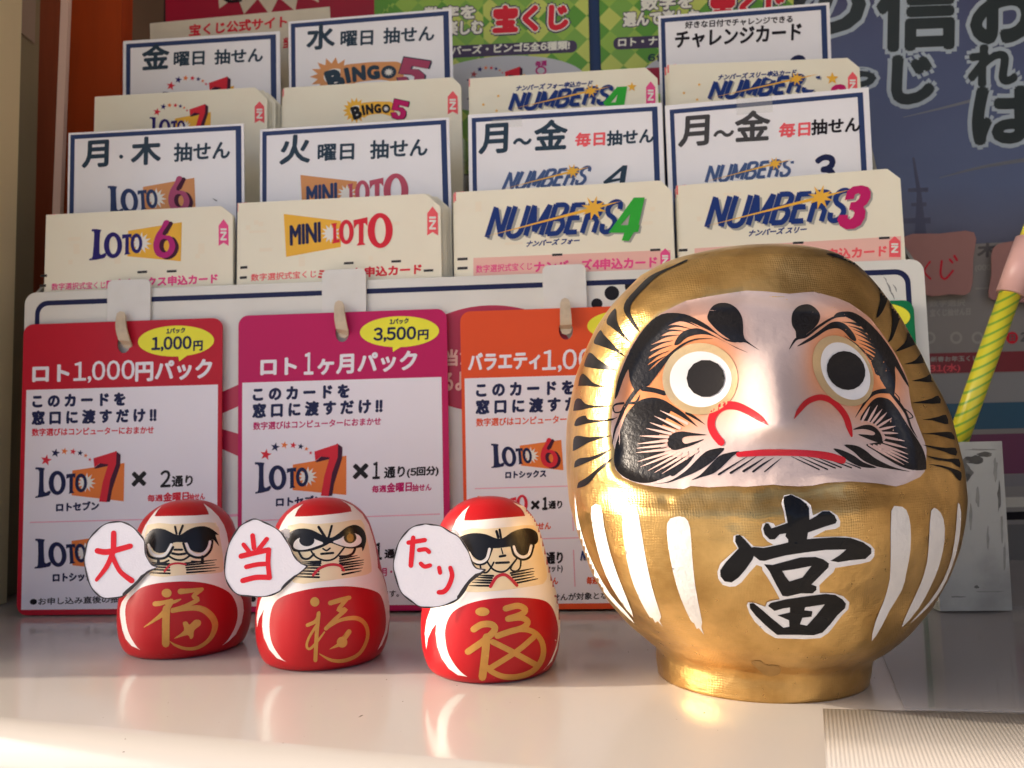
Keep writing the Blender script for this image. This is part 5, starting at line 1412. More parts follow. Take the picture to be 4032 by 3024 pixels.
def _g(S, c, h, sx, sy, rot=0.0):
    d = S - np.array(c)
    a, b = math.cos(rot), math.sin(rot)
    u = d[:, 0] * a + d[:, 1] * b; v = -d[:, 0] * b + d[:, 1] * a
    return h * np.exp(-0.5 * ((u / sx) ** 2 + (v / sy) ** 2))
kf = np.interp(zz / ZTOP, [0, 0.12, 0.2, 0.4, 0.52, 0.62, 0.8, 1.0], [1.0, 1.0, 0.97, 0.90, 0.84, 0.80, 0.84, 0.95])
phi = np.linspace(0, 2 * math.pi, nphi, endpoint=False)
Sg, Zg = np.zeros((nz, nphi)), np.zeros((nz, nphi)); Fg = np.zeros((nz, nphi))
for i, z in enumerate(zz):
    s = cc[i] + aa[i] * np.cos(phi); fr = np.sin(phi)
    Sg[i] = s; Zg[i] = z
    Fg[i] = aa[i] * np.where(fr > 0, fr * kf[i], fr * 0.96)
# where the swelling is looked up: position as seen from the camera's height on the front plane
D = relief(Sg.ravel() * 1.0, Zg.ravel()).reshape(nz, nphi)
fade = sstep(np.sin(phi)[None, :] / 0.35) * sstep((Zg - 0.012) / 0.01) * sstep((ZTOP - Zg) / 0.012)
Fg = Fg + D * fade - 0.26 * Sg * sstep(np.sin(phi)[None, :] / 0.9) * sstep((Zg - 0.012) / 0.02) * sstep((ZTOP - Zg) / 0.02)
V = [(GC + LAT * Sg[i, k] - VIEW * Fg[i, k] + np.array([0, 0, Zg[i, k]])) for i in range(nz - 1) for k in range(nphi)]
V.append(GC + LAT * cc[-1] + np.array([0, 0, ZTOP])); V.append(GC)
Fc = []
for i in range(nz - 2):
    for k in range(nphi):
        j = (k + 1) % nphi
        Fc.append((i * nphi + k, i * nphi + j, (i + 1) * nphi + j, (i + 1) * nphi + k))
for k in range(nphi):
    j = (k + 1) % nphi
    Fc.append(((nz - 2) * nphi + k, (nz - 2) * nphi + j, len(V) - 2)); Fc.append((j, k, len(V) - 1))
gold = empty('gold_doll', GC)
tag(gold, 'large round gold doll with wide eyes and black sticker character on its belly', 'doll')
gb = obj('body', V, Fc, GOLD, gold, smooth=True)
bm = bmesh.new(); bm.from_mesh(gb.data); bmesh.ops.recalc_face_normals(bm, faces=bm.faces); bm.to_mesh(gb.data); bm.free()
rg = Round(gb, 13, 0.00009, 0.10)
Z1, Z2, Z3, Z4, Z5, G2 = Q(2250, 980, .3617), Q(3000, 980, .3617), Q(2250, 1480, .3617), Q(3000, 1480, .3617), Q(2700, 1900, .3918), Q(2200, 1800, .8137)
def blush(p):
    x, y = p
    v = 0.0
    for cx, cy, rx, ry, k in ((2730, 1440, 230, 230, 1.0), (2590, 1600, 160, 160, 0.75), (3330, 1420, 220, 230, 1.0), (3480, 1560, 120, 170, 0.5), (2480, 1500, 90, 200, 0.35)):
        d = math.hypot((x - cx) / rx, (y - cy) / ry)
        v += k * math.exp(-(d ** 3.2))
    mid = math.exp(-((x - 3045) / 120) ** 4) * 0.9
    return max(0.0, min(0.95, v * (1 - mid)))
face = rg.paint('face_paint', FACE, face_px, gold, 1, step=11, attr=blush)
def bp_(name, m, shapes, layer, parent=None, step=9):
    if parent is None: parent = face if name in ('brow', 'beard', 'beard_ray', 'cheek_brushwork', 'whisker', 'mouth', 'nose_curl') else gold
    return rg.paint(name, m, shapes, parent, layer, step=step)
# eyes: gold ring, white paper, black paper disc
for ring, wh, pu in ((ell(2757, 1492, 149, 142, 56), ell(2759, 1494, 122, 111, 48), ell(2779, 1491, 76, 75, 14)), (ell(3318, 1461, 150, 107, 56, R(58)), ell(3327, 1462, 123, 86, 48, R(58)), ell(3328, 1460, 81, 73, 20, R(50)))):
    e = bp_('eye', RINGM, [ring], 4)
    bp_('eye_white', EYEW, [wh], 5, e); bp_('pupil', PUP, [pu], 9, e)
# brows
bp_('brow', GBLK, [Z1(x) for x in (
    cr([(470, 1625), (500, 1450), (560, 1280), (640, 1100), (750, 920), (860, 790), (980, 712), (1100, 695), (1230, 710), (1350, 760), (1480, 835), (1600, 935), (1700, 985), (1820, 1003), (1780, 1020), (1680, 996), (1580, 930), (1440, 862), (1300, 800), (1180, 768), (1060, 785), (980, 850), (930, 920), (890, 990), (870, 1060), (850, 1150), (832, 1230), (836, 1300), (850, 1380), (780, 1480), (715, 1560), (660, 1490), (628, 1390), (616, 1310), (560, 1430), (500, 1600)], 2),
    stroke([(960, 850), (1180, 775), (1385, 852)], [60, 30, 3]), stroke([(940, 890), (1130, 840), (1300, 872)], [60, 24, 3]), stroke([(900, 960), (1060, 890), (1225, 896)], [60, 26, 3]), stroke([(870, 1010), (1020, 955), (1172, 938)], [60, 24, 3]), stroke([(850, 1080), (980, 1025), (1105, 998)], [50, 20, 3]), stroke([(840, 1150), (960, 1090), (1090, 1048)], [50, 18, 3]), stroke([(830, 1230), (940, 1160), (1065, 1108)], [50, 18, 3]), stroke([(830, 1300), (930, 1220), (1030, 1165)], [50, 18, 3]),
    stroke([(800, 1440), (900, 1340), (1050, 1180), (1200, 1050), (1350, 985), (1535, 976)], [130, 90, 44, 24, 16, 3]),
    cr([(1120, 1040), (1150, 970), (1220, 900), (1330, 865), (1430, 880), (1560, 950), (1750, 1050), (1920, 1130), (1800, 1082), (1650, 1000), (1500, 938), (1380, 932), (1260, 965), (1180, 1032), (1140, 1048)], 3),
    cr([(1490, 700), (1530, 630), (1600, 590), (1700, 590), (1790, 640), (1850, 730), (1868, 830), (1872, 930), (1905, 1000), (2045, 1105), (1900, 1022), (1830, 1020), (1720, 985), (1600, 900), (1520, 820), (1480, 760)], 3))], 2)
bp_('brow', GBLK, [Z2(x) for x in (
    cr([(780, 740), (810, 700), (880, 683), (980, 690), (1080, 740), (1190, 830), (1290, 940), (1380, 1060), (1450, 1170), (1510, 1290), (1560, 1390), (1602, 1508), (1535, 1420), (1448, 1280), (1452, 1400), (1445, 1570), (1420, 1612), (1360, 1530), (1290, 1420), (1240, 1290), (1205, 1215), (1225, 1170), (1235, 1110), (1205, 1030), (1150, 930), (1080, 850), (1000, 785), (900, 735), (830, 728)], 2),
    *[stroke([a, ((a[0] + b[0]) / 2, (a[1] + b[1]) / 2 - 8), b], [34, 17, 3]) for a, b in (((1060, 830), (875, 795)), ((1120, 900), (940, 835)), ((1170, 965), (990, 872)), ((1205, 1020), (1015, 922)), ((1235, 1070), (1048, 985)), ((1250, 1120), (1060, 1025)), ((1265, 1175), (1082, 1070)), ((1282, 1240), (1092, 1112)))],
    stroke([(893, 944), (1050, 1062), (1180, 1195), (1270, 1340)], [3, 17, 26, 80]),
    stroke([(298, 1092), (370, 985), (480, 952), (620, 845), (785, 745), (900, 728)], [6, 28, 28, 28, 24, 26]),
    cr([(320, 760), (340, 680), (400, 620), (490, 600), (560, 625), (620, 690), (630, 760), (590, 840), (510, 910), (450, 955), (390, 978), (370, 960), (365, 900), (330, 840)], 3),
    cr([(380, 1065), (450, 1010), (560, 940), (680, 850), (760, 800), (850, 795), (920, 830), (990, 910), (1025, 980), (1010, 1005), (960, 980), (900, 910), (840, 872), (770, 868), (690, 895), (600, 955), (500, 1015)], 3))], 2)
# beard patches with skin coloured rays
bp_('beard', GBLK, [Z3(x) for x in (
    cr([(760, 262), (880, 236), (1000, 262), (1090, 330), (1060, 420), (1000, 520), (960, 620), (960, 700), (975, 780), (1050, 850), (1180, 900), (1270, 930), (1200, 1010), (1100, 1070), (1000, 1115), (880, 1160), (740, 1166), (600, 1120), (500, 1040), (462, 930), (475, 780), (510, 660), (550, 540), (600, 420), (680, 320)], 3),
    stroke([(1000, 300), (1200, 420), (1372, 555)], [70, 50, 3]), stroke([(960, 380), (1100, 470), (1232, 556)], [60, 36, 3]), stroke([(900, 440), (1040, 530), (1168, 592)], [60, 34, 3]), stroke([(860, 500), (980, 575), (1102, 616)], [60, 34, 3]), stroke([(840, 590), (960, 620), (1072, 648)], [60, 34, 3]), stroke([(820, 670), (930, 680), (1043, 686)], [60, 36, 3]), stroke([(820, 760), (930, 745), (1022, 730)], [60, 36, 3]), stroke([(820, 830), (930, 805), (1038, 780)], [60, 30, 3]), stroke([(850, 910), (980, 860), (1072, 814)], [60, 30, 3]), stroke([(900, 970), (1020, 900), (1112, 830)], [60, 30, 3]), stroke([(960, 1010), (1080, 920), (1178, 830)], [60, 34, 3]), stroke([(1040, 1040), (1180, 930), (1278, 824)], [60, 40, 3]), stroke([(1100, 1060), (1260, 940), (1388, 784)], [70, 44, 3]))], 2)
bp_('beard_ray', SKIN, [Z3(x) for x in [stroke([a, ((a[0] + b[0]) / 2, (a[1] + b[1]) / 2), b], [30, 24, 3], 3) for a, b in (((1260, 520), (965, 378)), ((1180, 570), (905, 440)), ((1120, 605), (855, 510)), ((1080, 632), (815, 572)), ((1050, 668), (745, 655)), ((1040, 708), (722, 742)), ((1030, 758), (712, 790)), ((1070, 800), (705, 838)), ((1080, 830), (722, 935)), ((1130, 840), (752, 992)), ((1190, 842), (832, 1035)), ((1260, 850), (905, 1055)), ((1370, 820), (985, 1068)))]], 3)
bp_('beard', GBLK, [Z4(cr([(1065, 480), (1130, 360), (1200, 272), (1260, 238), (1330, 240), (1400, 270), (1480, 370), (1560, 500), (1640, 620), (1700, 710), (1750, 800), (1780, 900), (1785, 990), (1770, 1022), (1640, 1028), (1500, 985), (1350, 900), (1230, 820), (1130, 755), (1200, 735), (1330, 705), (1330, 640), (1250, 545), (1150, 495)], 3))], 2)
bp_('beard_ray', SKIN, [Z4(x) for x in [stroke([a, ((a[0] + b[0]) / 2, (a[1] + b[1]) / 2), b], [22, 26, 4], 3) for a, b in (((1085, 500), (1170, 340)), ((1155, 500), (1255, 322)), ((1190, 512), (1305, 365)), ((1230, 530), (1356, 402)), ((1258, 556), (1412, 460)), ((1275, 588), (1450, 548)), ((1300, 622), (1480, 626)), ((1325, 668), (1552, 710)), ((1325, 722), (1580, 790)), ((1300, 752), (1590, 856)), ((1265, 758), (1592, 905)), ((1215, 758), (1592, 945)), ((1160, 752), (1545, 968)))]], 3)
# strokes round the eyes and cheeks
bp_('cheek_brushwork', GBLK, [Z3(x) for x in (
    stroke([(775, 140), (900, 158), (1010, 190)], 52), stroke([(710, 150), (640, 250), (580, 340), (530, 450), (470, 600), (443, 745)], [46, 42, 40, 36, 22, 4]), stroke([(450, 340), (490, 308), (600, 295), (700, 290), (747, 205)], [8, 22, 28, 28, 3]), stroke([(452, 345), (470, 396), (530, 392), (572, 340)], 15),
    cr([(1045, 740), (1050, 680), (1100, 630), (1200, 605), (1320, 622), (1480, 645), (1300, 655), (1220, 672), (1205, 710), (1240, 740), (1330, 720), (1447, 690), (1330, 750), (1230, 785), (1130, 810), (1070, 790)], 3), stroke([(1255, 405), (1350, 460), (1455, 532)], [34, 26, 3]))], 2)
bp_('cheek_brushwork', GBLK, [Z4(x) for x in (
    stroke([(1012, 455), (1100, 320), (1180, 215), (1270, 172), (1390, 165)], [3, 22, 40, 44, 60]), stroke([(1425, 215), (1500, 310), (1570, 420), (1620, 560), (1692, 678)], [30, 32, 28, 22, 3]), stroke([(1550, 360), (1612, 408), (1640, 450), (1600, 466)], 12), stroke([(1450, 190), (1490, 240), (1500, 290)], 10),
    cr([(988, 587), (1080, 545), (1170, 535), (1240, 570), (1290, 630), (1310, 700), (1290, 728), (1220, 715), (1130, 680), (1045, 640), (1140, 642), (1210, 648), (1228, 625), (1190, 600), (1100, 580)], 3))], 2)
# whisker strokes either side of the mouth
bp_('whisker', GBLK, [Z3(x) for x in (
    cr([(888, 1178), (1000, 1165), (1100, 1130), (1250, 1030), (1400, 880), (1500, 810), (1662, 787), (1600, 870), (1500, 960), (1350, 1050), (1200, 1112), (1050, 1166)], 3),
    cr([(1298, 1139), (1400, 1080), (1500, 980), (1600, 880), (1680, 845), (1828, 821), (1750, 880), (1650, 980), (1550, 1060), (1420, 1102)], 3),
    stroke([(1602, 1074), (1750, 980), (1922, 874)], [22, 18, 3]), stroke([(1732, 1058), (1870, 970), (2022, 868)], [24, 20, 3]), stroke([(1872, 1040), (1990, 965), (2112, 884)], [26, 22, 3]), stroke([(1976, 1044), (2090, 960), (2205, 888)], [22, 22, 3]), stroke([(2102, 1044), (2180, 980), (2290, 890)], [14, 16, 3]))] +
    [Z4(x) for x in (
    cr([(773, 795), (870, 810), (1000, 870), (1100, 940), (1248, 1000), (1100, 997), (980, 952), (880, 882)], 3),
    cr([(892, 754), (1020, 760), (1120, 810), (1220, 890), (1350, 960), (1480, 1010), (1618, 1046), (1450, 1022), (1250, 988), (1100, 922), (1000, 832)], 3),
    *[stroke([a, ((a[0] + b[0]) / 2, (a[1] + b[1]) / 2), b], [4, 14, 16], 3) for a, b in (((318, 878), (620, 1020)), ((402, 878), (712, 1020)), ((488, 878), (796, 1005)), ((600, 890), (862, 1000)), ((740, 915), (972, 1002)), ((890, 935), (1072, 1006)))])], 2)
bp_('mouth', GRED, [stroke([(2907, 1790), (3000, 1783), (3090, 1782), (3180, 1786), (3260, 1797), (3316, 1813)], [20, 26, 26, 26, 30, 28])], 4)
bp_('nose_curl', GRED, [Z3(stroke([(1628, 725), (1560, 640), (1520, 540), (1545, 425), (1640, 338), (1780, 328), (1920, 382), (2050, 462), (2143, 537)], [82, 84, 82, 86, 92, 88, 80, 66, 4]))], 4)
bp_('nose_curl', GRED, [Z4(stroke([(347, 468), (400, 380), (490, 285), (620, 237), (740, 267), (840, 352), (910, 452), (945, 560), (972, 658)], [6, 48, 60, 66, 66, 66, 66, 62, 24]))], 4)
# black tapering marks round the hood: each its own brush mark
for P in [Z1(x) for x in (
    [(570, 650), (600, 560), (680, 470), (800, 345), (880, 285), (980, 238), (1100, 190), (1250, 120), (1255, 140), (1100, 210), (1000, 262), (900, 330), (830, 400), (740, 490), (660, 590), (640, 660), (650, 720), (720, 850), (742, 905), (690, 860), (600, 730)],
    [(390, 770), (430, 700), (480, 650), (490, 700), (495, 780), (530, 860), (580, 940), (652, 1030), (560, 960), (470, 880), (420, 840), (390, 820)],
    [(250, 1000), (290, 920), (325, 885), (350, 930), (420, 1000), (500, 1090), (592, 1180), (480, 1120), (380, 1080), (300, 1050), (255, 1035)],
    [(145, 1250), (170, 1180), (200, 1130), (240, 1150), (290, 1200), (400, 1270), (496, 1325), (380, 1315), (270, 1305), (180, 1290), (148, 1280)],
    [(80, 1480), (95, 1400), (120, 1360), (150, 1370), (200, 1420), (250, 1465), (362, 1498), (270, 1503), (170, 1490), (85, 1492)])] + \
  [Z3(x) for x in (
    [(25, 370), (40, 280), (70, 245), (110, 255), (150, 300), (250, 325), (450, 325), (330, 342), (200, 350), (120, 370), (30, 382)],
    [(35, 530), (60, 470), (110, 440), (160, 435), (180, 470), (300, 480), (470, 460), (512, 438), (450, 482), (320, 502), (180, 517), (60, 548)],
    [(20, 800), (25, 700), (50, 655), (110, 655), (200, 668), (437, 649), (300, 690), (180, 730), (80, 790), (22, 818)],
    [(35, 985), (45, 930), (100, 895), (200, 885), (300, 850), (437, 794), (330, 870), (220, 920), (120, 965), (40, 998)],
    [(65, 1220), (80, 1160), (130, 1130), (190, 1090), (250, 1040), (320, 980), (452, 894), (360, 990), (280, 1060), (220, 1140), (150, 1200), (70, 1222)])] + \
  [Z2(x) for x in (
    [(700, 62), (860, 110), (980, 165), (1080, 222), (1160, 285), (1240, 380), (1275, 450), (1282, 560), (1262, 660), (1244, 757), (1300, 700), (1340, 620), (1365, 540), (1340, 470), (1250, 335), (1160, 245), (1060, 180), (900, 90), (760, 50)],
    [(1370, 545), (1400, 640), (1415, 760), (1410, 880), (1390, 960), (1370, 1017), (1410, 990), (1450, 900), (1490, 780), (1500, 730), (1440, 620), (1400, 560)],
    [(1590, 870), (1575, 960), (1545, 1030), (1448, 1119), (1540, 1095), (1650, 1050), (1665, 1040), (1625, 950)],
    [(1725, 1145), (1680, 1200), (1630, 1230), (1543, 1256), (1640, 1255), (1772, 1240), (1745, 1190)],
    [(1830, 1365), (1790, 1390), (1720, 1415), (1628, 1438), (1720, 1445), (1862, 1450)])] + \
  [Z4(x) for x in (
    [(1915, 215), (1850, 245), (1760, 270), (1638, 293), (1750, 300), (1940, 300)],
    [(2000, 425), (1920, 445), (1830, 465), (1738, 479), (1850, 485), (1940, 510), (2025, 525)],
    [(2060, 615), (1960, 612), (1860, 620), (1728, 632), (1860, 640), (1980, 665), (2095, 695)],
    [(2105, 785), (2000, 785), (1880, 770), (1743, 751), (1860, 790), (1980, 825), (2110, 870)],
    [(2140, 905), (2020, 905), (1900, 890), (1788, 869), (1900, 915), (2060, 940), (2150, 1000)],
    [(2165, 1050), (2080, 1010), (1950, 975), (1808, 961), (1950, 995), (2060, 1040), (2120, 1120), (2160, 1140)])]:
    bp_('hood_mark', HBLK, [cr(P, 2)], 2)
# white brush stripes on the belly
for P in ([(80, 180), (95, 290), (130, 420), (180, 540), (250, 660), (330, 750), (367, 802), (300, 740), (220, 650), (150, 540), (105, 420), (85, 300)],
    [(160, 240), (205, 235), (220, 330), (250, 460), (290, 580), (330, 680), (362, 772), (290, 680), (230, 570), (190, 450), (165, 330)],
    [(315, 245), (375, 240), (395, 330), (420, 480), (450, 620), (480, 720), (496, 770), (488, 790), (505, 820), (480, 792), (468, 800), (455, 775), (440, 770), (390, 680), (345, 560), (318, 420), (308, 320)],
    [(525, 320), (560, 290), (610, 292), (635, 340), (645, 470), (660, 620), (685, 750), (694, 800), (690, 820), (703, 858), (678, 825), (668, 830), (655, 800), (640, 790), (590, 680), (555, 560), (530, 430)],
    [(1608, 260), (1640, 238), (1680, 255), (1700, 330), (1700, 450), (1680, 560), (1660, 640), (1600, 740), (1560, 820), (1513, 889), (1530, 800), (1570, 700), (1600, 590), (1605, 450)],
    [(1800, 260), (1830, 252), (1860, 300), (1865, 400), (1840, 520), (1800, 620), (1740, 730), (1658, 823), (1700, 720), (1750, 610), (1780, 510), (1790, 400)],
    [(1930, 220), (1945, 270), (1935, 400), (1900, 530), (1850, 640), (1780, 730), (1698, 803), (1790, 700), (1860, 590), (1900, 480), (1920, 350)]):
    bp_('belly_stripe', STRW, [G2(cr(P, 2))], 2)
# sticker character on the belly
stk = bp_('sticker', STK1, [Z5([(985, 130), (1060, 118), (1130, 150), (1210, 190), (1255, 230), (1275, 330), (1380, 283), (1450, 285), (1520, 330), (1550, 390), (1545, 440), (1500, 465), (1400, 480), (1270, 550), (1400, 545), (1600, 540), (1720, 560), (1850, 620), (1893, 670), (1890, 740), (1850, 790), (1750, 815), (1600, 840), (1500, 855), (1478, 900), (1400, 970), (1340, 1030), (1345, 1105), (1480, 1108), (1580, 1140), (1640, 1200), (1630, 1270), (1560, 1340), (1500, 1420), (1430, 1510), (1350, 1560), (1200, 1570), (900, 1560), (800, 1500), (690, 1390), (640, 1310), (612, 1230), (625, 1200), (690, 1205), (800, 1245), (815, 1200), (860, 1185), (945, 1170), (880, 1050), (820, 950), (770, 880), (765, 845), (710, 825), (640, 900), (560, 1000), (500, 1040), (440, 1045), (370, 1025), (325, 960), (318, 890), (350, 810), (470, 700), (520, 660), (475, 590), (480, 535), (520, 520), (580, 540), (680, 640), (780, 645), (880, 625), (820, 590), (775, 540), (757, 470), (770, 415), (820, 395), (880, 410), (900, 440), (1000, 400), (985, 300), (960, 210)])], 3, step=10)
bp_('black_character', STK2, [Z5(x) for x in (
    [(985, 145), (1055, 122), (1150, 170), (1210, 220), (1235, 260), (1240, 380), (1225, 500), (1210, 600), (1030, 620), (1025, 570), (1000, 540), (1010, 480), (1020, 400), (990, 250), (978, 180)],
    [(1200, 395), (1300, 340), (1370, 290), (1440, 290), (1490, 330), (1515, 380), (1500, 410), (1400, 440), (1200, 510)],
    [(800, 405), (830, 410), (860, 460), (1050, 395), (1050, 500), (940, 520), (890, 570), (840, 570), (790, 520), (775, 460)],
    [(500, 530), (545, 525), (600, 580), (660, 650), (690, 645), (780, 655), (950, 620), (1100, 580), (1300, 560), (1500, 548), (1650, 555), (1780, 600), (1860, 660), (1860, 710), (1800, 765), (1640, 780), (1530, 798), (1450, 785), (1540, 730), (1610, 670), (1400, 675), (1200, 700), (1000, 730), (860, 765), (790, 785), (740, 780), (682, 735), (670, 770), (600, 870), (530, 950), (460, 1000), (390, 990), (350, 940), (345, 880), (400, 800), (530, 660), (495, 590)])], 5, stk, step=10)
rg.paint('black_character', STK2, Z5([(785, 818), (870, 825), (1000, 790), (1150, 750), (1300, 745), (1380, 770), (1435, 810), (1430, 850), (1350, 930), (1260, 1020), (1310, 1040), (1310, 1075), (1270, 1110), (1150, 1110), (1020, 1140), (970, 1135), (900, 1010), (840, 890)]), stk, 5, [Z5([(968, 885), (1080, 870), (1260, 835), (1170, 950), (1040, 990), (1000, 940)])], step=10)
rg.paint('black_character', STK2, Z5([(640, 1210), (680, 1208), (760, 1270), (850, 1350), (980, 1455), (1040, 1445), (1035, 1380), (920, 1330), (1045, 1300), (1045, 1250), (980, 1260), (890, 1285), (825, 1235), (850, 1205), (1000, 1170), (1200, 1140), (1400, 1115), (1500, 1125), (1570, 1170), (1605, 1215), (1595, 1260), (1520, 1330), (1450, 1420), (1370, 1505), (1280, 1530), (1100, 1525), (915, 1525), (800, 1430), (700, 1330), (645, 1260)]), stk, 5, [Z5([(1195, 1250), (1395, 1220), (1310, 1330), (1215, 1435), (1145, 1420), (1170, 1355), (1260, 1345), (1270, 1290), (1190, 1280)])], step=10)
bp_('worn_patch', mat('worn_brown_patch', (0.42, 0.26, 0.09), 0.5, 0.4, metal=0.6, mottle=0.6, mscale=400), [G2(cr([(930, 990), (975, 985), (1000, 1005), (1065, 1010), (1070, 1045), (1030, 1060), (990, 1050), (960, 1020)], 3))], 1)

# ================================================================ things on the right of the counter
# ribbed plastic mat
MATM = mat('ribbed_white_plastic', (0.47, 0.44, 0.41), 0.3, 0.5)
a, b = onz(3240, 2792), onz(4032, 2812)
e = (b - a)[:2] / np.linalg.norm((b - a)[:2]); fdir = np.array([-0.34, -0.94])
npitch, sub, pitch = 150, 6, 0.00098
V, Fc = [], []
cols = npitch * sub + 1
# the ribbed sheet runs towards the viewer and stops short of the counter's rounded edge
for j in range(2):
    for i in range(cols):
        x = i * pitch / sub
        p0 = a[:2] + e * x
        if j == 0: p = p0
        else:
            # distance along fdir to the counter edge line
            den = fdir @ _bk
            dist = (((p0 - _e0[:2]) @ _bk) - 0.0125) / -den
            p = p0 + fdir * max(0.004, dist)
        V.append((p[0], p[1], 0.00013 + 0.000022 * math.cos(2 * math.pi * i / sub)))
for i in range(cols - 1):
    Fc.append((i, cols + i, cols + i + 1, i + 1))
n0 = len(V)
for k in range(2 * cols): V.append((V[k][0], V[k][1], 0.00003))
for i in range(cols - 1):
    Fc.append((i, i + 1, n0 + i + 1, n0 + i)); Fc.append((cols + i, n0 + cols + i, n0 + cols + i + 1, cols + i + 1))
o = obj('ribbed_mat', V, Fc, MATM, smooth=False)
for p in o.data.polygons: p.use_smooth = p.index < cols - 1
tag(o, 'ribbed translucent white plastic mat at the lower right counter edge', 'mat')
# clear sheet lying behind the mat
CLR = mat('clear_grey_sheet', (0.42, 0.41, 0.42), 0.06, 0.6, alpha=0.3)
P = [onz(x, y, 0.0011) for x, y in ((3405, 2406), (4250, 2384), (4300, 2800), (3562, 2786))]
o = prism('clear_sheet', P, (0, 0, -0.0006), CLR)
tag(o, 'clear plastic sheet lying on the counter right of the gold doll', 'plastic sheet')
# smeared acrylic box that holds the pencil
ACB = mat('frosted_dirty_acrylic', alb(168, 164, 170), 0.22, 0.5, mottle=0.9, mscale=38, dirt=alb(96, 90, 92), alpha=0.8)
fl = onz(3700, 2388); 
def bxu(x, y, w): return buv(x, y, w)
WB = -0.012
u0, _ = buv(3700, 2388, WB); u1, _ = buv(3985, 2380, WB); _, zt = buv(3900, 1738, WB)
holder = empty('pencil_holder', bp((u0 + u1) / 2, 0, WB + 0.02))
tag(holder, 'smeared clear acrylic box standing behind the gold doll', 'holder')
ut0, _ = buv(3700, 1742, WB); ut1, _ = buv(3945, 1738, WB)
P = [bp(u0, 0.0015, WB), bp(u1, 0.0015, WB), bp(ut1, zt, WB), bp(ut0 - 0.003, zt, WB)]
prism('front_wall', P, BN * 0.002, ACB, holder)
hs = bsheet(holder, WB)
SMR = mat('black_grime', alb(70, 66, 68), 0.6, 0.2, mottle=0.9, mscale=200, dirt=alb(150, 146, 150), alpha=0.75)
SMG = mat('grey_grime', alb(140, 136, 140), 0.5, 0.3, mottle=0.8, mscale=120, dirt=alb(170, 166, 170), alpha=0.55)
rs = random.Random(5)
def blob(x, y, rx, ry, m, k):
    hs.poly('smear#%d' % k, m, cr([(x + rx * (0.6 + 0.7 * rs.random()) * math.cos(t), y + ry * (0.6 + 0.7 * rs.random()) * math.sin(t)) for t in [2 * math.pi * i / 11 for i in range(11)]], 3), 1)
for k, (x, y, rx, ry, m) in enumerate(((3830, 1810, 40, 16, SMR), (3800, 1860, 30, 34, SMR), (3880, 1790, 34, 10, SMR), (3920, 1850, 10, 40, SMG), (3935, 1960, 7, 60, SMR), (3945, 2080, 6, 50, SMG), (3850, 1960, 8, 40, SMG), (3822, 2040, 6, 50, SMG), (3890, 2120, 5, 44, SMG), (3845, 2312, 12, 7, SMR), (3900, 2330, 50, 3, SMG), (3770, 2350, 30, 3, SMG), (3860, 1770, 60, 4, SMG), (3955, 2200, 5, 60, SMG))):
    blob(x, y, rx, ry, m, k)
hs.done()
P2 = [p + BN * 0.036 for p in P]
prism('back_wall', P2, BN * 0.002, ACB, holder)
prism('side_wall', [P[1] + BN * 0.0022, P[1] + BN * 0.0358, P[2] + BN * 0.0358, P[2] + BN * 0.0022], BE * -0.002, ACB, holder)
prism('side_wall', [P[0] + BN * 0.0022, P[0] + BN * 0.0358, P[3] + BN * 0.0358, P[3] + BN * 0.0022], BE * 0.002, ACB, holder)
bbox('floor_plate', u0 + 0.001, u1 - 0.001, 0.0012, 0.003, WB + 0.003, WB + 0.0355, ACB, holder)
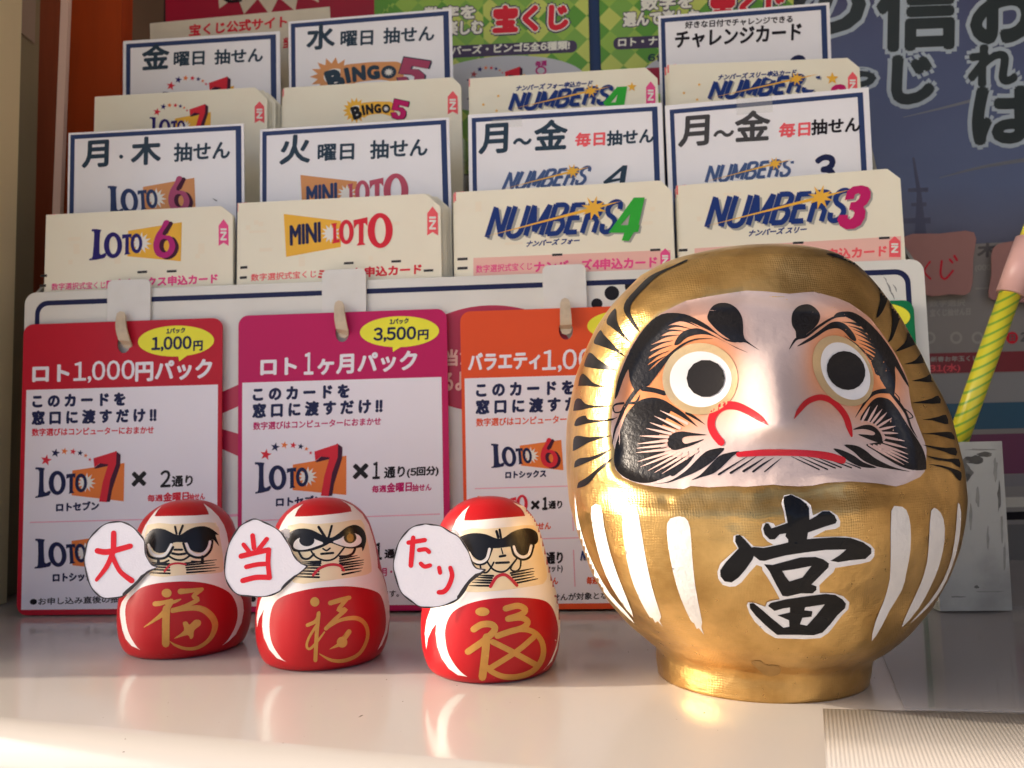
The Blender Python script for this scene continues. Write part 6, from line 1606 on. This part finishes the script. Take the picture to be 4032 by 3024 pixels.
# yellow pencil with green diagonal stripes and a pink sleeve
def pencil_mat():
    m = bpy.data.materials.new('yellow_pencil_stripes'); m.use_nodes = True
    nt = m.node_tree; b = nt.nodes['Principled BSDF']; b.inputs['Roughness'].default_value = 0.3
    tc = nt.nodes.new('ShaderNodeTexCoord'); mp = nt.nodes.new('ShaderNodeMapping'); mp.inputs['Rotation'].default_value = (0, R(-62), 0)
    w = nt.nodes.new('ShaderNodeTexWave'); w.inputs['Scale'].default_value = 95; w.inputs['Distortion'].default_value = 0.3
    rp = nt.nodes.new('ShaderNodeValToRGB'); e = rp.color_ramp.elements
    e[0].position = 0.80; e[0].color = (0.72, 0.66, 0.04, 1); e[1].position = 0.90; e[1].color = (0.22, 0.45, 0.05, 1)
    nt.links.new(tc.outputs['Object'], mp.inputs['Vector']); nt.links.new(mp.outputs[0], w.inputs['Vector']); nt.links.new(w.outputs['Fac'], rp.inputs['Fac']); nt.links.new(rp.outputs[0], b.inputs['Base Color'])
    return m
PEN_Y = pencil_mat()
WPN = 0.004
def tube(name, p0, p1, r0, r1, m, parent, n=24, hexa=False):
    p0, p1 = np.array(p0), np.array(p1)
    d = (p1 - p0) / np.linalg.norm(p1 - p0)
    a = np.cross(d, [0, 1.0, 0]); a /= np.linalg.norm(a); b = np.cross(d, a)
    V, Fc = [], []
    for p, r in ((p0, r0), (p1, r1)):
        for k in range(n):
            t = 2 * math.pi * k / n
            V.append(p + r * (a * math.cos(t) + b * math.sin(t)))
    V += [p0, p1]
    for k in range(n):
        j = (k + 1) % n
        Fc += [(k, j, n + j, n + k), (2 * n, j, k), (2 * n + 1, n + k, n + j)]
    o = obj(name, V, Fc, m, parent)
    bm = bmesh.new(); bm.from_mesh(o.data); bmesh.ops.recalc_face_normals(bm, faces=bm.faces); bm.to_mesh(o.data); bm.free()
    for p in o.data.polygons: p.use_smooth = len(p.vertices) == 4
    return o
def pw(x, y): return bp(*buv(x, y, WPN), WPN)
A, B, C_, D_ = pw(3712, 1900), pw(3976, 1160), pw(4052, 945), pw(4108, 790)
pr = 0.0042
root = empty('pencil', A)
tag(root, 'yellow pencil with green diagonal stripes and pink rubber sleeve leaning at the right', 'pencil')
tube('shaft', A, B + (C_ - B) * 0.1, pr, pr, PEN_Y, root)
tube('rubber_sleeve', B, C_, pr * 1.32, pr * 1.28, mat('pink_rubber', (0.70, 0.42, 0.38), 0.3, 0.5, mottle=0.2, mscale=80), root)
tube('shaft_end', C_ - (C_ - B) * 0.05, D_, pr * 0.95, pr * 0.9, mat('bright_yellow_paint', (0.75, 0.68, 0.08), 0.3), root)
